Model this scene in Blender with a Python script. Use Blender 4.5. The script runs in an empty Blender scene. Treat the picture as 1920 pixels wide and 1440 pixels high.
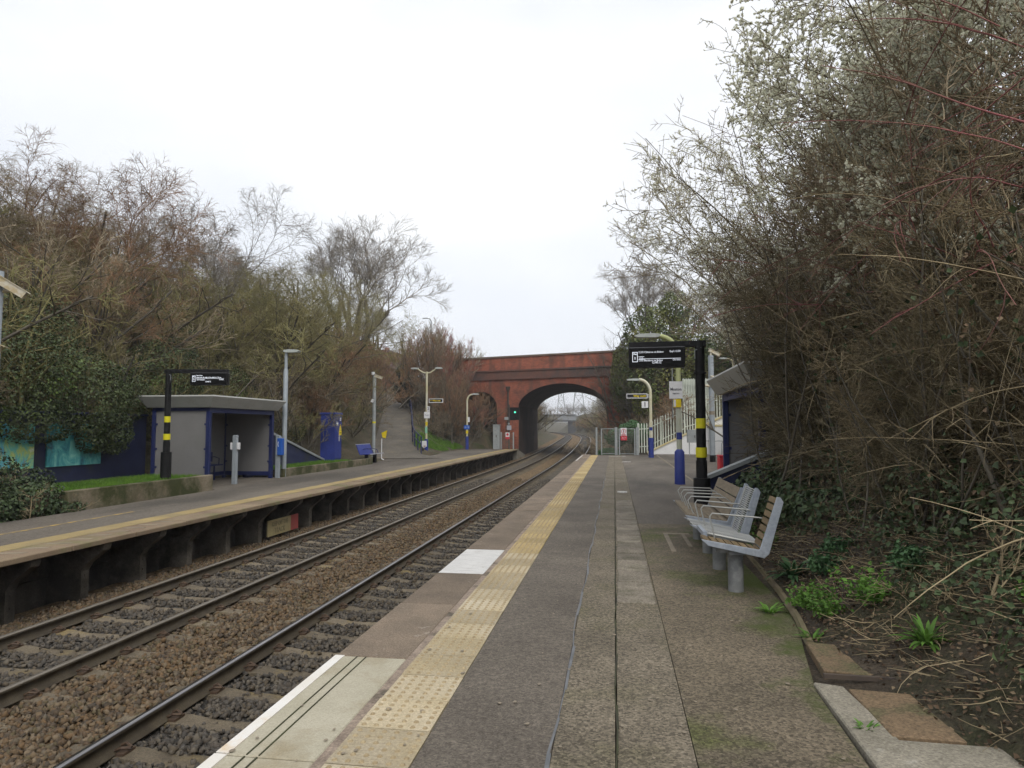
import bpy, bmesh, math, random
import numpy as np
from mathutils import Vector, Matrix
R = math.radians
PI = math.pi
scene = bpy.context.scene
COL = scene.collection

# ------------------------------------------------------------------ camera
cam_d = bpy.data.cameras.new('camera'); cam = bpy.data.objects.new('camera', cam_d); COL.objects.link(cam)
cam.location = (0, 0, 1.6)
cam.rotation_euler = (R(90 + 3.71), 0, R(8.52))
cam_d.sensor_width = 36; cam_d.lens = 24.0; cam_d.clip_start = 0.05; cam_d.clip_end = 6000
scene.camera = cam

# ------------------------------------------------------------------ sky (overcast) and sun
world = bpy.data.worlds.new('World'); scene.world = world; world.use_nodes = True
wt = world.node_tree; wt.nodes.clear()
def wn(t, **k):
    n = wt.nodes.new(t)
    for a, b in k.items(): setattr(n, a, b)
    return n
SUN_EL, SUN_AZ = R(48), R(150)
sky = wn('ShaderNodeTexSky', sky_type='NISHITA', sun_disc=False, sun_elevation=SUN_EL, sun_rotation=SUN_AZ, dust_density=3.0)
skybg = wn('ShaderNodeBackground'); skybg.inputs[1].default_value = 0.10
wt.links.new(sky.outputs[0], skybg.inputs[0])
tc = wn('ShaderNodeTexCoord')
mp = wn('ShaderNodeMapping'); mp.inputs['Scale'].default_value = (1.3, 1.3, 3.2); mp.inputs['Location'].default_value = (0.3, 1.7, 0.2)
nz = wn('ShaderNodeTexNoise'); nz.inputs['Scale'].default_value = 1.15; nz.inputs['Detail'].default_value = 5; nz.inputs['Roughness'].default_value = 0.45
rp = wn('ShaderNodeValToRGB')
rp.color_ramp.elements[0].position = 0.38; rp.color_ramp.elements[0].color = (0.75, 0.785, 0.85, 1)
rp.color_ramp.elements[1].position = 0.66; rp.color_ramp.elements[1].color = (1.01, 1.01, 1.01, 1)
sep = wn('ShaderNodeSeparateXYZ')
hz = wn('ShaderNodeMapRange'); hz.inputs[1].default_value = 0.0; hz.inputs[2].default_value = 0.42; hz.inputs[3].default_value = 0.8; hz.inputs[4].default_value = 0.0
mix = wn('ShaderNodeMix', data_type='RGBA'); mix.inputs[7].default_value = (0.80, 0.83, 0.885, 1)
cbg = wn('ShaderNodeBackground'); cbg.inputs[1].default_value = 1.0
ms = wn('ShaderNodeMixShader'); ms.inputs[0].default_value = 0.90
out = wn('ShaderNodeOutputWorld')
L = wt.links.new
L(tc.outputs['Generated'], mp.inputs[0]); L(mp.outputs[0], nz.inputs['Vector']); L(nz.outputs[0], rp.inputs[0])
L(tc.outputs['Generated'], sep.inputs[0]); L(sep.outputs[2], hz.inputs[0]); L(hz.outputs[0], mix.inputs[0])
L(rp.outputs[0], mix.inputs[6]); L(mix.outputs[2], cbg.inputs[0])
L(skybg.outputs[0], ms.inputs[1]); L(cbg.outputs[0], ms.inputs[2]); L(ms.outputs[0], out.inputs[0])
sun_d = bpy.data.lights.new('sun', 'SUN'); sun_d.energy = 1.4; sun_d.angle = R(24); sun_d.color = (1.0, 0.97, 0.92)
sun = bpy.data.objects.new('sun', sun_d); COL.objects.link(sun)
sd = Vector((math.sin(SUN_AZ) * math.cos(SUN_EL), math.cos(SUN_AZ) * math.cos(SUN_EL), math.sin(SUN_EL)))
sun.rotation_euler = sd.to_track_quat('Z', 'Y').to_euler()
scene.view_settings.view_transform = 'Standard'; scene.view_settings.look = 'None'
scene.view_settings.exposure = 0.33; scene.view_settings.gamma = 1.0; scene.view_settings.use_curve_mapping = False
scene.render.engine = 'CYCLES'
scene.cycles.max_bounces = 3; scene.cycles.volume_bounces = 0; scene.cycles.diffuse_bounces = 2; scene.cycles.glossy_bounces = 2
scene.cycles.transparent_max_bounces = 8; scene.cycles.use_denoising = True; scene.cycles.use_adaptive_sampling = True; scene.cycles.adaptive_threshold = 0.03
scene.cycles.caustics_reflective = False; scene.cycles.caustics_refractive = False

# ------------------------------------------------------------------ materials
MATS = {}
def mat(name, c1, c2=None, scale=4.0, rough=0.85, bump=0.0, bscale=60.0, speck=0.0, sscale=150.0, c3=None, s3=0.7, t3=(0.5, 0.65),
        metal=0.0, spec=0.3, rnd=0.0, emit=0.0, lo=0.35, hi=0.65, bdist=0.01, stretch=(1, 1, 1), coord='pos', isl=0.0, isl_cols=None, grit=0.0, gscale=90.0, trans=0.0):
    """base colour: noise between c1 and c2; a third colour in patches; fine speckle; per-object random value; bump"""
    m = bpy.data.materials.new(name); m.use_nodes = True; t = m.node_tree; N = t.nodes; K = t.links.new
    b = N['Principled BSDF']; b.inputs['Roughness'].default_value = rough; b.inputs['Metallic'].default_value = metal
    b.inputs['Specular IOR Level'].default_value = spec
    geo = N.new('ShaderNodeNewGeometry')
    if coord == 'pos': src = geo.outputs['Position']
    else: src = N.new('ShaderNodeTexCoord').outputs['Object']
    if stretch != (1, 1, 1):
        mpn = N.new('ShaderNodeMapping'); mpn.inputs['Scale'].default_value = stretch; K(src, mpn.inputs[0]); src = mpn.outputs[0]
    def noise(s, det=5, rg=0.6):
        n = N.new('ShaderNodeTexNoise'); n.inputs['Scale'].default_value = s; n.inputs['Detail'].default_value = det; n.inputs['Roughness'].default_value = rg
        K(src, n.inputs['Vector']); return n.outputs[0]
    def rng(v, a, bb, c=0.0, d=1.0):
        n = N.new('ShaderNodeMapRange'); K(v, n.inputs[0])
        for i, x in enumerate((a, bb, c, d)): n.inputs[i + 1].default_value = x
        return n.outputs[0]
    def mixc(f, A, B, mode='MIX'):
        n = N.new('ShaderNodeMix'); n.data_type = 'RGBA'; n.blend_type = mode
        if isinstance(f, (int, float)): n.inputs[0].default_value = f
        else: K(f, n.inputs[0])
        for s, v in ((6, A), (7, B)):
            if isinstance(v, tuple): n.inputs[s].default_value = (*v[:3], 1)
            else: K(v, n.inputs[s])
        return n.outputs[2]
    c = tuple(c1)
    if c2: c = mixc(rng(noise(scale), lo, hi), tuple(c1), tuple(c2))
    if c3:
        f = rng(noise(s3, 6, 0.65), t3[0], t3[1])
        c = mixc(f, c, tuple(c3))
    if speck:
        c = mixc(1.0, c, rng(noise(sscale, 3, 0.7), 0.3, 0.7, 1 - speck, 1 + speck), 'MULTIPLY')
    if grit:      # exposed aggregate: light and dark grains
        vn = N.new('ShaderNodeTexVoronoi'); vn.inputs['Scale'].default_value = gscale; K(src, vn.inputs['Vector'])
        sx = N.new('ShaderNodeSeparateColor'); K(vn.outputs['Color'], sx.inputs[0])
        c = mixc(1.0, c, rng(sx.outputs[0], 0.0, 1.0, 1 - grit, 1 + grit), 'MULTIPLY')
    if isl_cols:
        r_ = N.new('ShaderNodeValToRGB'); r_.color_ramp.interpolation = 'CONSTANT'; K(geo.outputs['Random Per Island'], r_.inputs[0]); e = r_.color_ramp.elements
        e[0].position = 0; e[0].color = (*isl_cols[0], 1); e[1].position = 1 / len(isl_cols); e[1].color = (*isl_cols[1], 1)
        for i_, q in enumerate(isl_cols[2:]): w_ = e.new((i_ + 2) / len(isl_cols)); w_.color = (*q, 1)
        c = mixc(0.75, c, r_.outputs[0])
    if isl:
        c = mixc(1.0, c, rng(geo.outputs['Random Per Island'], 0, 1, 1 - isl, 1 + isl), 'MULTIPLY')
    if rnd:
        oi = N.new('ShaderNodeObjectInfo')
        c = mixc(1.0, c, rng(oi.outputs['Random'], 0, 1, 1 - rnd, 1 + rnd), 'MULTIPLY')
    if isinstance(c, tuple): b.inputs['Base Color'].default_value = (*c[:3], 1)
    else: K(c, b.inputs['Base Color'])
    if emit:
        b.inputs['Emission Color'].default_value = (*c1[:3], 1); b.inputs['Emission Strength'].default_value = emit
    if bump:
        n = N.new('ShaderNodeBump'); n.inputs['Strength'].default_value = bump; n.inputs['Distance'].default_value = bdist
        K(noise(bscale, 6, 0.65), n.inputs['Height']); K(n.outputs[0], b.inputs['Normal'])
    if trans:     # thin petals and leaves let some light through
        tr = N.new('ShaderNodeBsdfTranslucent'); ms_ = N.new('ShaderNodeMixShader'); ms_.inputs[0].default_value = trans
        if isinstance(c, tuple): tr.inputs[0].default_value = (*c[:3], 1)
        else: K(c, tr.inputs[0])
        K(b.outputs[0], ms_.inputs[1]); K(tr.outputs[0], ms_.inputs[2]); K(ms_.outputs[0], N['Material Output'].inputs[0])
    MATS[name] = m
    return m

def moss_rear():
    m = MATS['asphalt_moss']; t = m.node_tree; N = t.nodes; K = t.links.new; b = N['Principled BSDF']
    src = b.inputs['Base Color'].links[0].from_socket
    g = N.new('ShaderNodeNewGeometry'); sp = N.new('ShaderNodeSeparateXYZ'); K(g.outputs['Position'], sp.inputs[0])
    n = N.new('ShaderNodeTexNoise'); n.inputs['Scale'].default_value = 1.9; n.inputs['Detail'].default_value = 8; n.inputs['Roughness'].default_value = 0.7; K(g.outputs['Position'], n.inputs['Vector'])
    a = N.new('ShaderNodeMapRange'); K(sp.outputs[0], a.inputs[0]); a.inputs[1].default_value = 0.7; a.inputs[2].default_value = 1.65; a.inputs[3].default_value = -0.14; a.inputs[4].default_value = 0.20
    ad = N.new('ShaderNodeMath'); K(n.outputs[0], ad.inputs[0]); K(a.outputs[0], ad.inputs[1])
    f = N.new('ShaderNodeMapRange'); K(ad.outputs[0], f.inputs[0]); f.inputs[1].default_value = 0.50; f.inputs[2].default_value = 0.66; f.inputs[4].default_value = 0.9
    mx = N.new('ShaderNodeMix'); mx.data_type = 'RGBA'; K(f.outputs[0], mx.inputs[0]); K(src, mx.inputs[6]); mx.inputs[7].default_value = (0.055, 0.075, 0.014, 1)
    K(mx.outputs[2], b.inputs['Base Color'])

def S(r, g, b):   # sRGB 0-255 -> linear
    f = lambda v: (v / 255 / 12.92) if v / 255 <= 0.04045 else ((v / 255 + 0.055) / 1.055) ** 2.4
    return (f(r), f(g), f(b))

M = MATS
mat('soil', (0.042, 0.033, 0.023), (0.075, 0.058, 0.04), 3, bump=0.9, bscale=25, speck=0.5, sscale=40, bdist=0.04, c3=(0.042, 0.048, 0.018), s3=0.6)
mat('bank', (0.06, 0.05, 0.03), (0.10, 0.08, 0.048), 0.9, bump=0.8, bscale=9, speck=0.4, sscale=14, bdist=0.1, c3=(0.05, 0.062, 0.025), s3=0.35)
mat('asphalt_dark', (0.098, 0.083, 0.066), (0.138, 0.118, 0.094), 0.9, bump=0.6, bscale=150, speck=0.32, sscale=24, c3=(0.175, 0.15, 0.118), s3=0.8, t3=(0.52, 0.74), bdist=0.006, grit=0.32, gscale=105)
mat('asphalt_agg', (0.125, 0.105, 0.075), (0.185, 0.156, 0.113), 1.6, bump=0.8, bscale=120, speck=0.3, sscale=35, c3=(0.12, 0.108, 0.06), s3=1.1, t3=(0.5, 0.75), bdist=0.008, grit=0.50, gscale=75)
mat('asphalt_moss', (0.102, 0.084, 0.057), (0.165, 0.134, 0.092), 1.1, bump=0.8, bscale=120, speck=0.3, sscale=35, c3=(0.075, 0.085, 0.022), s3=0.75, t3=(0.52, 0.66), bdist=0.008, grit=0.50, gscale=75)
moss_rear()
mat('asphalt_far', (0.11, 0.094, 0.076), (0.16, 0.138, 0.11), 0.7, bump=0.4, bscale=100, speck=0.3, sscale=40, c3=(0.078, 0.068, 0.055), s3=0.4, t3=(0.45, 0.62), bdist=0.005, stretch=(1, 0.35, 1), grit=0.2, gscale=70)
mat('joint_dark', (0.03, 0.027, 0.022), (0.055, 0.06, 0.025), 3)
mat('bitumen', (0.10, 0.105, 0.11), (0.16, 0.165, 0.17), 6, rough=0.6)
mat('paving', (0.15, 0.13, 0.10), (0.23, 0.20, 0.155), 2.2, bump=0.6, bscale=70, speck=0.35, sscale=60, rnd=0.16, bdist=0.008, grit=0.25, gscale=80, c3=(0.11, 0.10, 0.065), s3=2.5, t3=(0.5, 0.7))
mat('coping_red', (0.15, 0.118, 0.086), (0.215, 0.166, 0.12), 2.2, bump=0.5, bscale=90, speck=0.3, sscale=70, rnd=0.16, c3=(0.33, 0.285, 0.235), s3=5.0, t3=(0.62, 0.72), bdist=0.006, grit=0.2, gscale=120)
mat('coping_far', (0.19, 0.135, 0.09), (0.25, 0.19, 0.12), 1.2, bump=0.35, bscale=60, speck=0.2, sscale=60, rnd=0.10, c3=(0.15, 0.15, 0.06), s3=1.1, t3=(0.5, 0.7), bdist=0.004)
mat('coping_new', (0.36, 0.33, 0.245), (0.42, 0.385, 0.295), 2, speck=0.14, sscale=90, rnd=0.05, c3=(0.29, 0.245, 0.16), s3=2.6, t3=(0.48, 0.72), bump=0.15, bscale=160, bdist=0.003, grit=0.06)
mat('coping_white', (0.52, 0.51, 0.49), (0.62, 0.61, 0.585), 5, speck=0.12, sscale=70, c3=(0.40, 0.375, 0.34), s3=7, t3=(0.56, 0.72), stretch=(1, 4, 1), bump=0.25)
mat('white_strip', (0.72, 0.70, 0.66), (0.66, 0.62, 0.55), 3, c3=(0.56, 0.38, 0.17), s3=2.4, t3=(0.52, 0.68), rough=0.6)
mat('mortar', (0.31, 0.245, 0.19), (0.20, 0.155, 0.12), 5, speck=0.35, sscale=60, bump=0.7, bscale=50, c3=(0.09, 0.075, 0.055), s3=3.0, t3=(0.55, 0.65))
mat('tactile', (0.39, 0.315, 0.19), (0.305, 0.25, 0.155), 1.2, speck=0.22, sscale=60, rnd=0.18, c3=(0.42, 0.365, 0.27), s3=0.9, t3=(0.42, 0.66), bump=0.25, bscale=140, bdist=0.004, grit=0.10, gscale=140)
mat('tactile_yellow', (0.42, 0.315, 0.14), (0.335, 0.25, 0.115), 1.4, speck=0.2, sscale=60, rnd=0.16, c3=(0.39, 0.315, 0.19), s3=0.9, t3=(0.48, 0.7), bump=0.25, bscale=140, bdist=0.004)
mat('blister', (0.29, 0.225, 0.13), (0.38, 0.305, 0.185), 5, speck=0.2, sscale=80)
mat('tactile_far', (0.37, 0.275, 0.115), (0.30, 0.23, 0.11), 1.4, speck=0.15, sscale=60, rnd=0.10, c3=(0.25, 0.20, 0.11), s3=1.2, t3=(0.5, 0.7))
mat('yellow_line', (0.45, 0.30, 0.08), (0.22, 0.17, 0.10), 5, lo=0.4, hi=0.55)
mat('white_line', (0.55, 0.54, 0.51), (0.24, 0.22, 0.2), 9, lo=0.45, hi=0.6)
mat('buff_line', (0.30, 0.25, 0.18), (0.19, 0.16, 0.12), 3)
mat('concrete', (0.22, 0.205, 0.17), (0.30, 0.28, 0.235), 2.5, speck=0.18, sscale=90, bump=0.4, bscale=40, c3=(0.12, 0.12, 0.06), s3=1.3, t3=(0.52, 0.7), bdist=0.006)
mat('concrete_pale', (0.19, 0.172, 0.132), (0.26, 0.235, 0.185), 3, speck=0.25, sscale=60, bump=0.4, bscale=60, rnd=0.06, c3=(0.34, 0.32, 0.27), s3=4, t3=(0.62, 0.72), bdist=0.006, grit=0.2)
mat('planter', (0.155, 0.125, 0.08), (0.24, 0.20, 0.14), 1.6, speck=0.3, sscale=50, bump=0.6, bscale=25, c3=(0.05, 0.055, 0.018), s3=0.9, t3=(0.38, 0.56), bdist=0.01, grit=0.15)
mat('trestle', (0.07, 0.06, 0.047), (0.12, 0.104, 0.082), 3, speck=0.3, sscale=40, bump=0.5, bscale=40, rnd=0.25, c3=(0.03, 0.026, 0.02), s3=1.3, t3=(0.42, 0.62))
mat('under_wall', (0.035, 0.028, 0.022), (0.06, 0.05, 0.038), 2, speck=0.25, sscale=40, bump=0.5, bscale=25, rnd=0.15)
mat('cover_rust', (0.185, 0.128, 0.075), (0.13, 0.095, 0.058), 3, speck=0.35, sscale=60, bump=0.5, bscale=60, c3=(0.10, 0.095, 0.045), s3=3, t3=(0.5, 0.66), grit=0.2)
mat('timber_edge', (0.19, 0.15, 0.10), (0.12, 0.105, 0.055), 4, bump=0.5, bscale=30, stretch=(1, 0.3, 1))
mat('sleeper', (0.155, 0.125, 0.083), (0.10, 0.08, 0.055), 2.6, speck=0.3, sscale=50, bump=0.4, bscale=50, rnd=0.2, c3=(0.19, 0.14, 0.055), s3=1.7, t3=(0.55, 0.7), grit=0.2)
mat('rail_side', (0.085, 0.068, 0.044), (0.052, 0.041, 0.028), 5, rough=0.75, speck=0.2, sscale=60)
mat('rail_top', (0.30, 0.29, 0.29), (0.22, 0.21, 0.205), 2, rough=0.28, metal=1.0, stretch=(20, 0.5, 1))
mat('rail_top_dull', (0.20, 0.17, 0.13), (0.26, 0.23, 0.19), 2, rough=0.45, metal=0.8, stretch=(20, 0.5, 1))
mat('clip', (0.07, 0.045, 0.032), (0.10, 0.065, 0.04), 20, rough=0.7)
mat('bed', (0.12, 0.078, 0.038), (0.17, 0.115, 0.058), 2.0, bump=1.0, bscale=22, speck=0.6, sscale=24, bdist=0.05, grit=0.5, gscale=16)
mat('bed_dark', (0.042, 0.038, 0.033), (0.07, 0.062, 0.052), 2.0, bump=1.0, bscale=22, speck=0.6, sscale=24, bdist=0.05, grit=0.5, gscale=16)
mat('black_paint', (0.008, 0.008, 0.0085), (0.014, 0.014, 0.0145), 8, rough=0.5, spec=0.2)
mat('yellow_band', (0.66, 0.60, 0.02), (0.60, 0.54, 0.02), 20, rough=0.5)
mat('screen', (0.006, 0.006, 0.006), rough=0.35, spec=0.12)
mat('screen_text', (0.80, 0.84, 0.92), emit=0.55)
mat('screen_edge', (0.22, 0.22, 0.23), rough=0.4, metal=0.6)
mat('blue_frame', (0.015, 0.022, 0.085), (0.021, 0.03, 0.105), 3, rough=0.45, spec=0.35)
mat('blue_paint', (0.02, 0.035, 0.19), (0.027, 0.045, 0.23), 4, rough=0.5, spec=0.4)
mat('navy_wall', (0.014, 0.019, 0.055), (0.024, 0.03, 0.078), 1.2, rough=0.7, c3=(0.03, 0.035, 0.035), s3=0.8, t3=(0.5, 0.7))
mat('shelter_panel', (0.185, 0.18, 0.175), (0.205, 0.20, 0.195), 1.5, rough=0.55, c3=(0.165, 0.165, 0.15), s3=0.9, t3=(0.5, 0.8))
mat('fascia', (0.33, 0.335, 0.31), (0.37, 0.37, 0.345), 1.5, rough=0.5, c3=(0.29, 0.285, 0.25), s3=2, t3=(0.5, 0.8))
mat('galv', (0.30, 0.335, 0.36), (0.36, 0.395, 0.42), 3, rough=0.5, metal=0.2)
mat('galv_dull', (0.25, 0.27, 0.27), (0.32, 0.335, 0.33), 3, rough=0.6)
mat('white_pole', (0.50, 0.50, 0.45), (0.42, 0.44, 0.33), 2, rough=0.5)
mat('green_pole', (0.38, 0.42, 0.16), (0.46, 0.48, 0.26), 2, rough=0.6)
mat('cream_pole', (0.58, 0.56, 0.46), (0.50, 0.46, 0.28), 1.6, rough=0.5)
mat('white_sign', (0.66, 0.66, 0.67), (0.70, 0.70, 0.70), 3, rough=0.5)
mat('grey_sign', (0.36, 0.37, 0.40), rough=0.5)
mat('sign_ink', (0.06, 0.06, 0.08), rough=0.6)
mat('sign_yellow', (0.72, 0.56, 0.02), (0.66, 0.50, 0.02), 9, rough=0.5)
mat('sign_red', (0.55, 0.04, 0.06), (0.48, 0.035, 0.05), 5, rough=0.5)
mat('sign_black', (0.015, 0.015, 0.018), rough=0.5)
mat('sign_blue', (0.02, 0.10, 0.42), rough=0.5)
mat('sign_green', (0.25, 0.52, 0.36), rough=0.6)
mat('faded_cream', (0.36, 0.30, 0.15), (0.30, 0.24, 0.12), 5, speck=0.1, sscale=30)
mat('faded_red', (0.35, 0.06, 0.055), (0.28, 0.075, 0.06), 6)
mat('faded_ink', (0.17, 0.14, 0.08), (0.25, 0.21, 0.11), 12)
mat('housing', (0.52, 0.48, 0.38), (0.42, 0.34, 0.20), 9, lo=0.45, hi=0.6, rough=0.5)
mat('lens', (0.02, 0.02, 0.022), rough=0.2)
mat('lamp_head', (0.45, 0.47, 0.46), (0.38, 0.41, 0.38), 6, rough=0.45)
mat('bench_metal', (0.31, 0.345, 0.395), (0.36, 0.39, 0.43), 4, rough=0.45, metal=0.15, speck=0.15, sscale=30, c3=(0.25, 0.26, 0.27), s3=6, t3=(0.58, 0.75))
mat('bench_wire', (0.40, 0.40, 0.37), (0.36, 0.37, 0.36), 6, rough=0.45, metal=0.2)
mat('bench_wood', (0.225, 0.165, 0.085), (0.165, 0.115, 0.06), 5, rough=0.7, bump=0.3, bscale=30, stretch=(6, 0.8, 6), rnd=0.2)
mat('bench_wood_grey', (0.25, 0.205, 0.145), (0.185, 0.15, 0.105), 6, rough=0.8, bump=0.3, bscale=30, stretch=(6, 0.8, 6), rnd=0.15)
mat('post_steel', (0.13, 0.135, 0.14), (0.20, 0.205, 0.20), 3, rough=0.6, c3=(0.24, 0.245, 0.24), s3=6)
mat('palisade', (0.62, 0.65, 0.57), (0.55, 0.59, 0.50), 1.5, rough=0.6, rnd=0.08)
mat('wall_white', (0.70, 0.70, 0.69), (0.76, 0.76, 0.75), 1.3, rough=0.8, c3=(0.54, 0.50, 0.40), s3=0.9, t3=(0.55, 0.78))
mat('wall_coping', (0.54, 0.45, 0.22), (0.60, 0.53, 0.33), 2, rough=0.8)
mat('wire_mesh', (0.12, 0.125, 0.10), (0.16, 0.16, 0.13), 5, rough=0.7)
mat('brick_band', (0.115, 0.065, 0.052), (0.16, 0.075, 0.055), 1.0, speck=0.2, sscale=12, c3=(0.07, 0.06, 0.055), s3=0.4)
mat('brick_dark', (0.05, 0.035, 0.03), (0.085, 0.055, 0.045), 0.6, speck=0.25, sscale=12, c3=(0.12, 0.06, 0.045), s3=0.3, t3=(0.55, 0.75))  # darker brick for the arch soffits and inner walls
mat('stone_coping', (0.14, 0.10, 0.075), (0.18, 0.13, 0.095), 1.0)
mat('iron', (0.06, 0.05, 0.045), (0.085, 0.065, 0.05), 4, rough=0.7)
mat('far_concrete', (0.25, 0.265, 0.28), (0.30, 0.315, 0.325), 0.4)
mat('far_pier', (0.07, 0.073, 0.08), (0.10, 0.10, 0.105), 0.3)
mat('roof_tile', (0.12, 0.07, 0.06), (0.09, 0.055, 0.05), 2)
mat('house_brick', (0.22, 0.11, 0.08), (0.26, 0.14, 0.10), 2)
mat('signal_green', (0.10, 0.85, 0.50), emit=0.9)
mat('red_post', (0.62, 0.05, 0.06), rough=0.5)
mat('path', (0.10, 0.09, 0.073), (0.15, 0.132, 0.107), 0.6, speck=0.3, sscale=20, c3=(0.19, 0.155, 0.105), s3=0.8, t3=(0.55, 0.68), bump=0.3, bscale=40, grit=0.2, gscale=30)
mat('mortar_dark', (0.04, 0.032, 0.026))
# vegetation
def tw(name, c1, c2, sc=0.7, **k): return mat(name, c1, c2, sc, rough=0.9, spec=0.15, rnd=0.14, **k)
tw('twig_brown', (0.215, 0.172, 0.112), (0.29, 0.238, 0.16), 0.7, isl=0.35)
tw('twig_grey', (0.2, 0.178, 0.148), (0.275, 0.245, 0.205), 0.7, isl=0.35)
tw('twig_olive', (0.175, 0.168, 0.072), (0.245, 0.21, 0.10), 0.7, isl=0.35)
tw('twig_russet', (0.29, 0.165, 0.10), (0.22, 0.15, 0.085), 0.7, isl=0.35)
tw('twig_red', (0.29, 0.105, 0.085), (0.22, 0.135, 0.085), 0.7, isl=0.35)
tw('twig_straw', (0.34, 0.275, 0.168), (0.19, 0.15, 0.09), 2.0, isl=0.6)
tw('twig_thicket', (0.235, 0.195, 0.122), (0.135, 0.115, 0.07), 0.9, isl=0.6)
tw('cane_red', (0.27, 0.10, 0.10), (0.20, 0.11, 0.085), 1.0, isl=0.4)
tw('bark', (0.085, 0.075, 0.06), (0.13, 0.115, 0.09), 3)
tw('bark_pale', (0.19, 0.165, 0.125), (0.13, 0.115, 0.09), 3)
mat('blossom', (0.90, 0.89, 0.77), (0.84, 0.84, 0.66), 6, rough=0.8, spec=0.2, isl=0.10, trans=0.4)
mat('ivy_leaf', (0.035, 0.058, 0.024), (0.07, 0.095, 0.042), 5, rough=0.6, spec=0.22, rnd=0.15, isl=0.45)
mat('ivy_olive', (0.095, 0.125, 0.036), (0.155, 0.15, 0.042), 0.9, rough=0.6, spec=0.25, rnd=0.1, c3=(0.05, 0.085, 0.03), s3=0.5, isl=0.35)
mat('leaf_dark', (0.045, 0.066, 0.026), (0.075, 0.095, 0.036), 1.0, rough=0.55, spec=0.25, c3=(0.12, 0.175, 0.04), s3=0.9, t3=(0.58, 0.68), isl=0.45)
mat('conifer', (0.012, 0.024, 0.014), (0.024, 0.038, 0.02), 2, rough=0.7)
mat('grass', (0.085, 0.18, 0.024), (0.14, 0.255, 0.036), 1.8, rough=0.7, spec=0.2, isl=0.35, trans=0.3)
mat('weed', (0.085, 0.19, 0.03), (0.135, 0.26, 0.048), 5, rough=0.6, spec=0.25, rnd=0.15, isl=0.35, trans=0.3)
mat('weed_dark', (0.05, 0.11, 0.045), (0.075, 0.15, 0.06), 5, rough=0.6, spec=0.25)
mat('dead_leaf', (0.10, 0.065, 0.038), (0.06, 0.04, 0.026), 12, rough=0.85, isl_cols=[(0.10, 0.065, 0.038), (0.055, 0.036, 0.022), (0.15, 0.10, 0.06), (0.075, 0.05, 0.03), (0.20, 0.15, 0.09)])
mat('stone_rust', (0.13, 0.092, 0.054), (0.09, 0.064, 0.041), 9, speck=0.4, sscale=45, bump=0.4, bscale=50, isl_cols=[(0.135, 0.09, 0.05), (0.10, 0.066, 0.04), (0.17, 0.122, 0.072), (0.07, 0.052, 0.036), (0.15, 0.092, 0.045), (0.12, 0.098, 0.068), (0.105, 0.085, 0.045), (0.195, 0.148, 0.095), (0.062, 0.05, 0.038)])
mat('stone_grey', (0.085, 0.074, 0.06), (0.06, 0.053, 0.044), 9, speck=0.3, sscale=50, bump=0.4, bscale=50, isl_cols=[(0.085, 0.075, 0.063), (0.06, 0.053, 0.045), (0.115, 0.098, 0.078), (0.08, 0.065, 0.05), (0.14, 0.118, 0.088), (0.10, 0.077, 0.05)])

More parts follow.
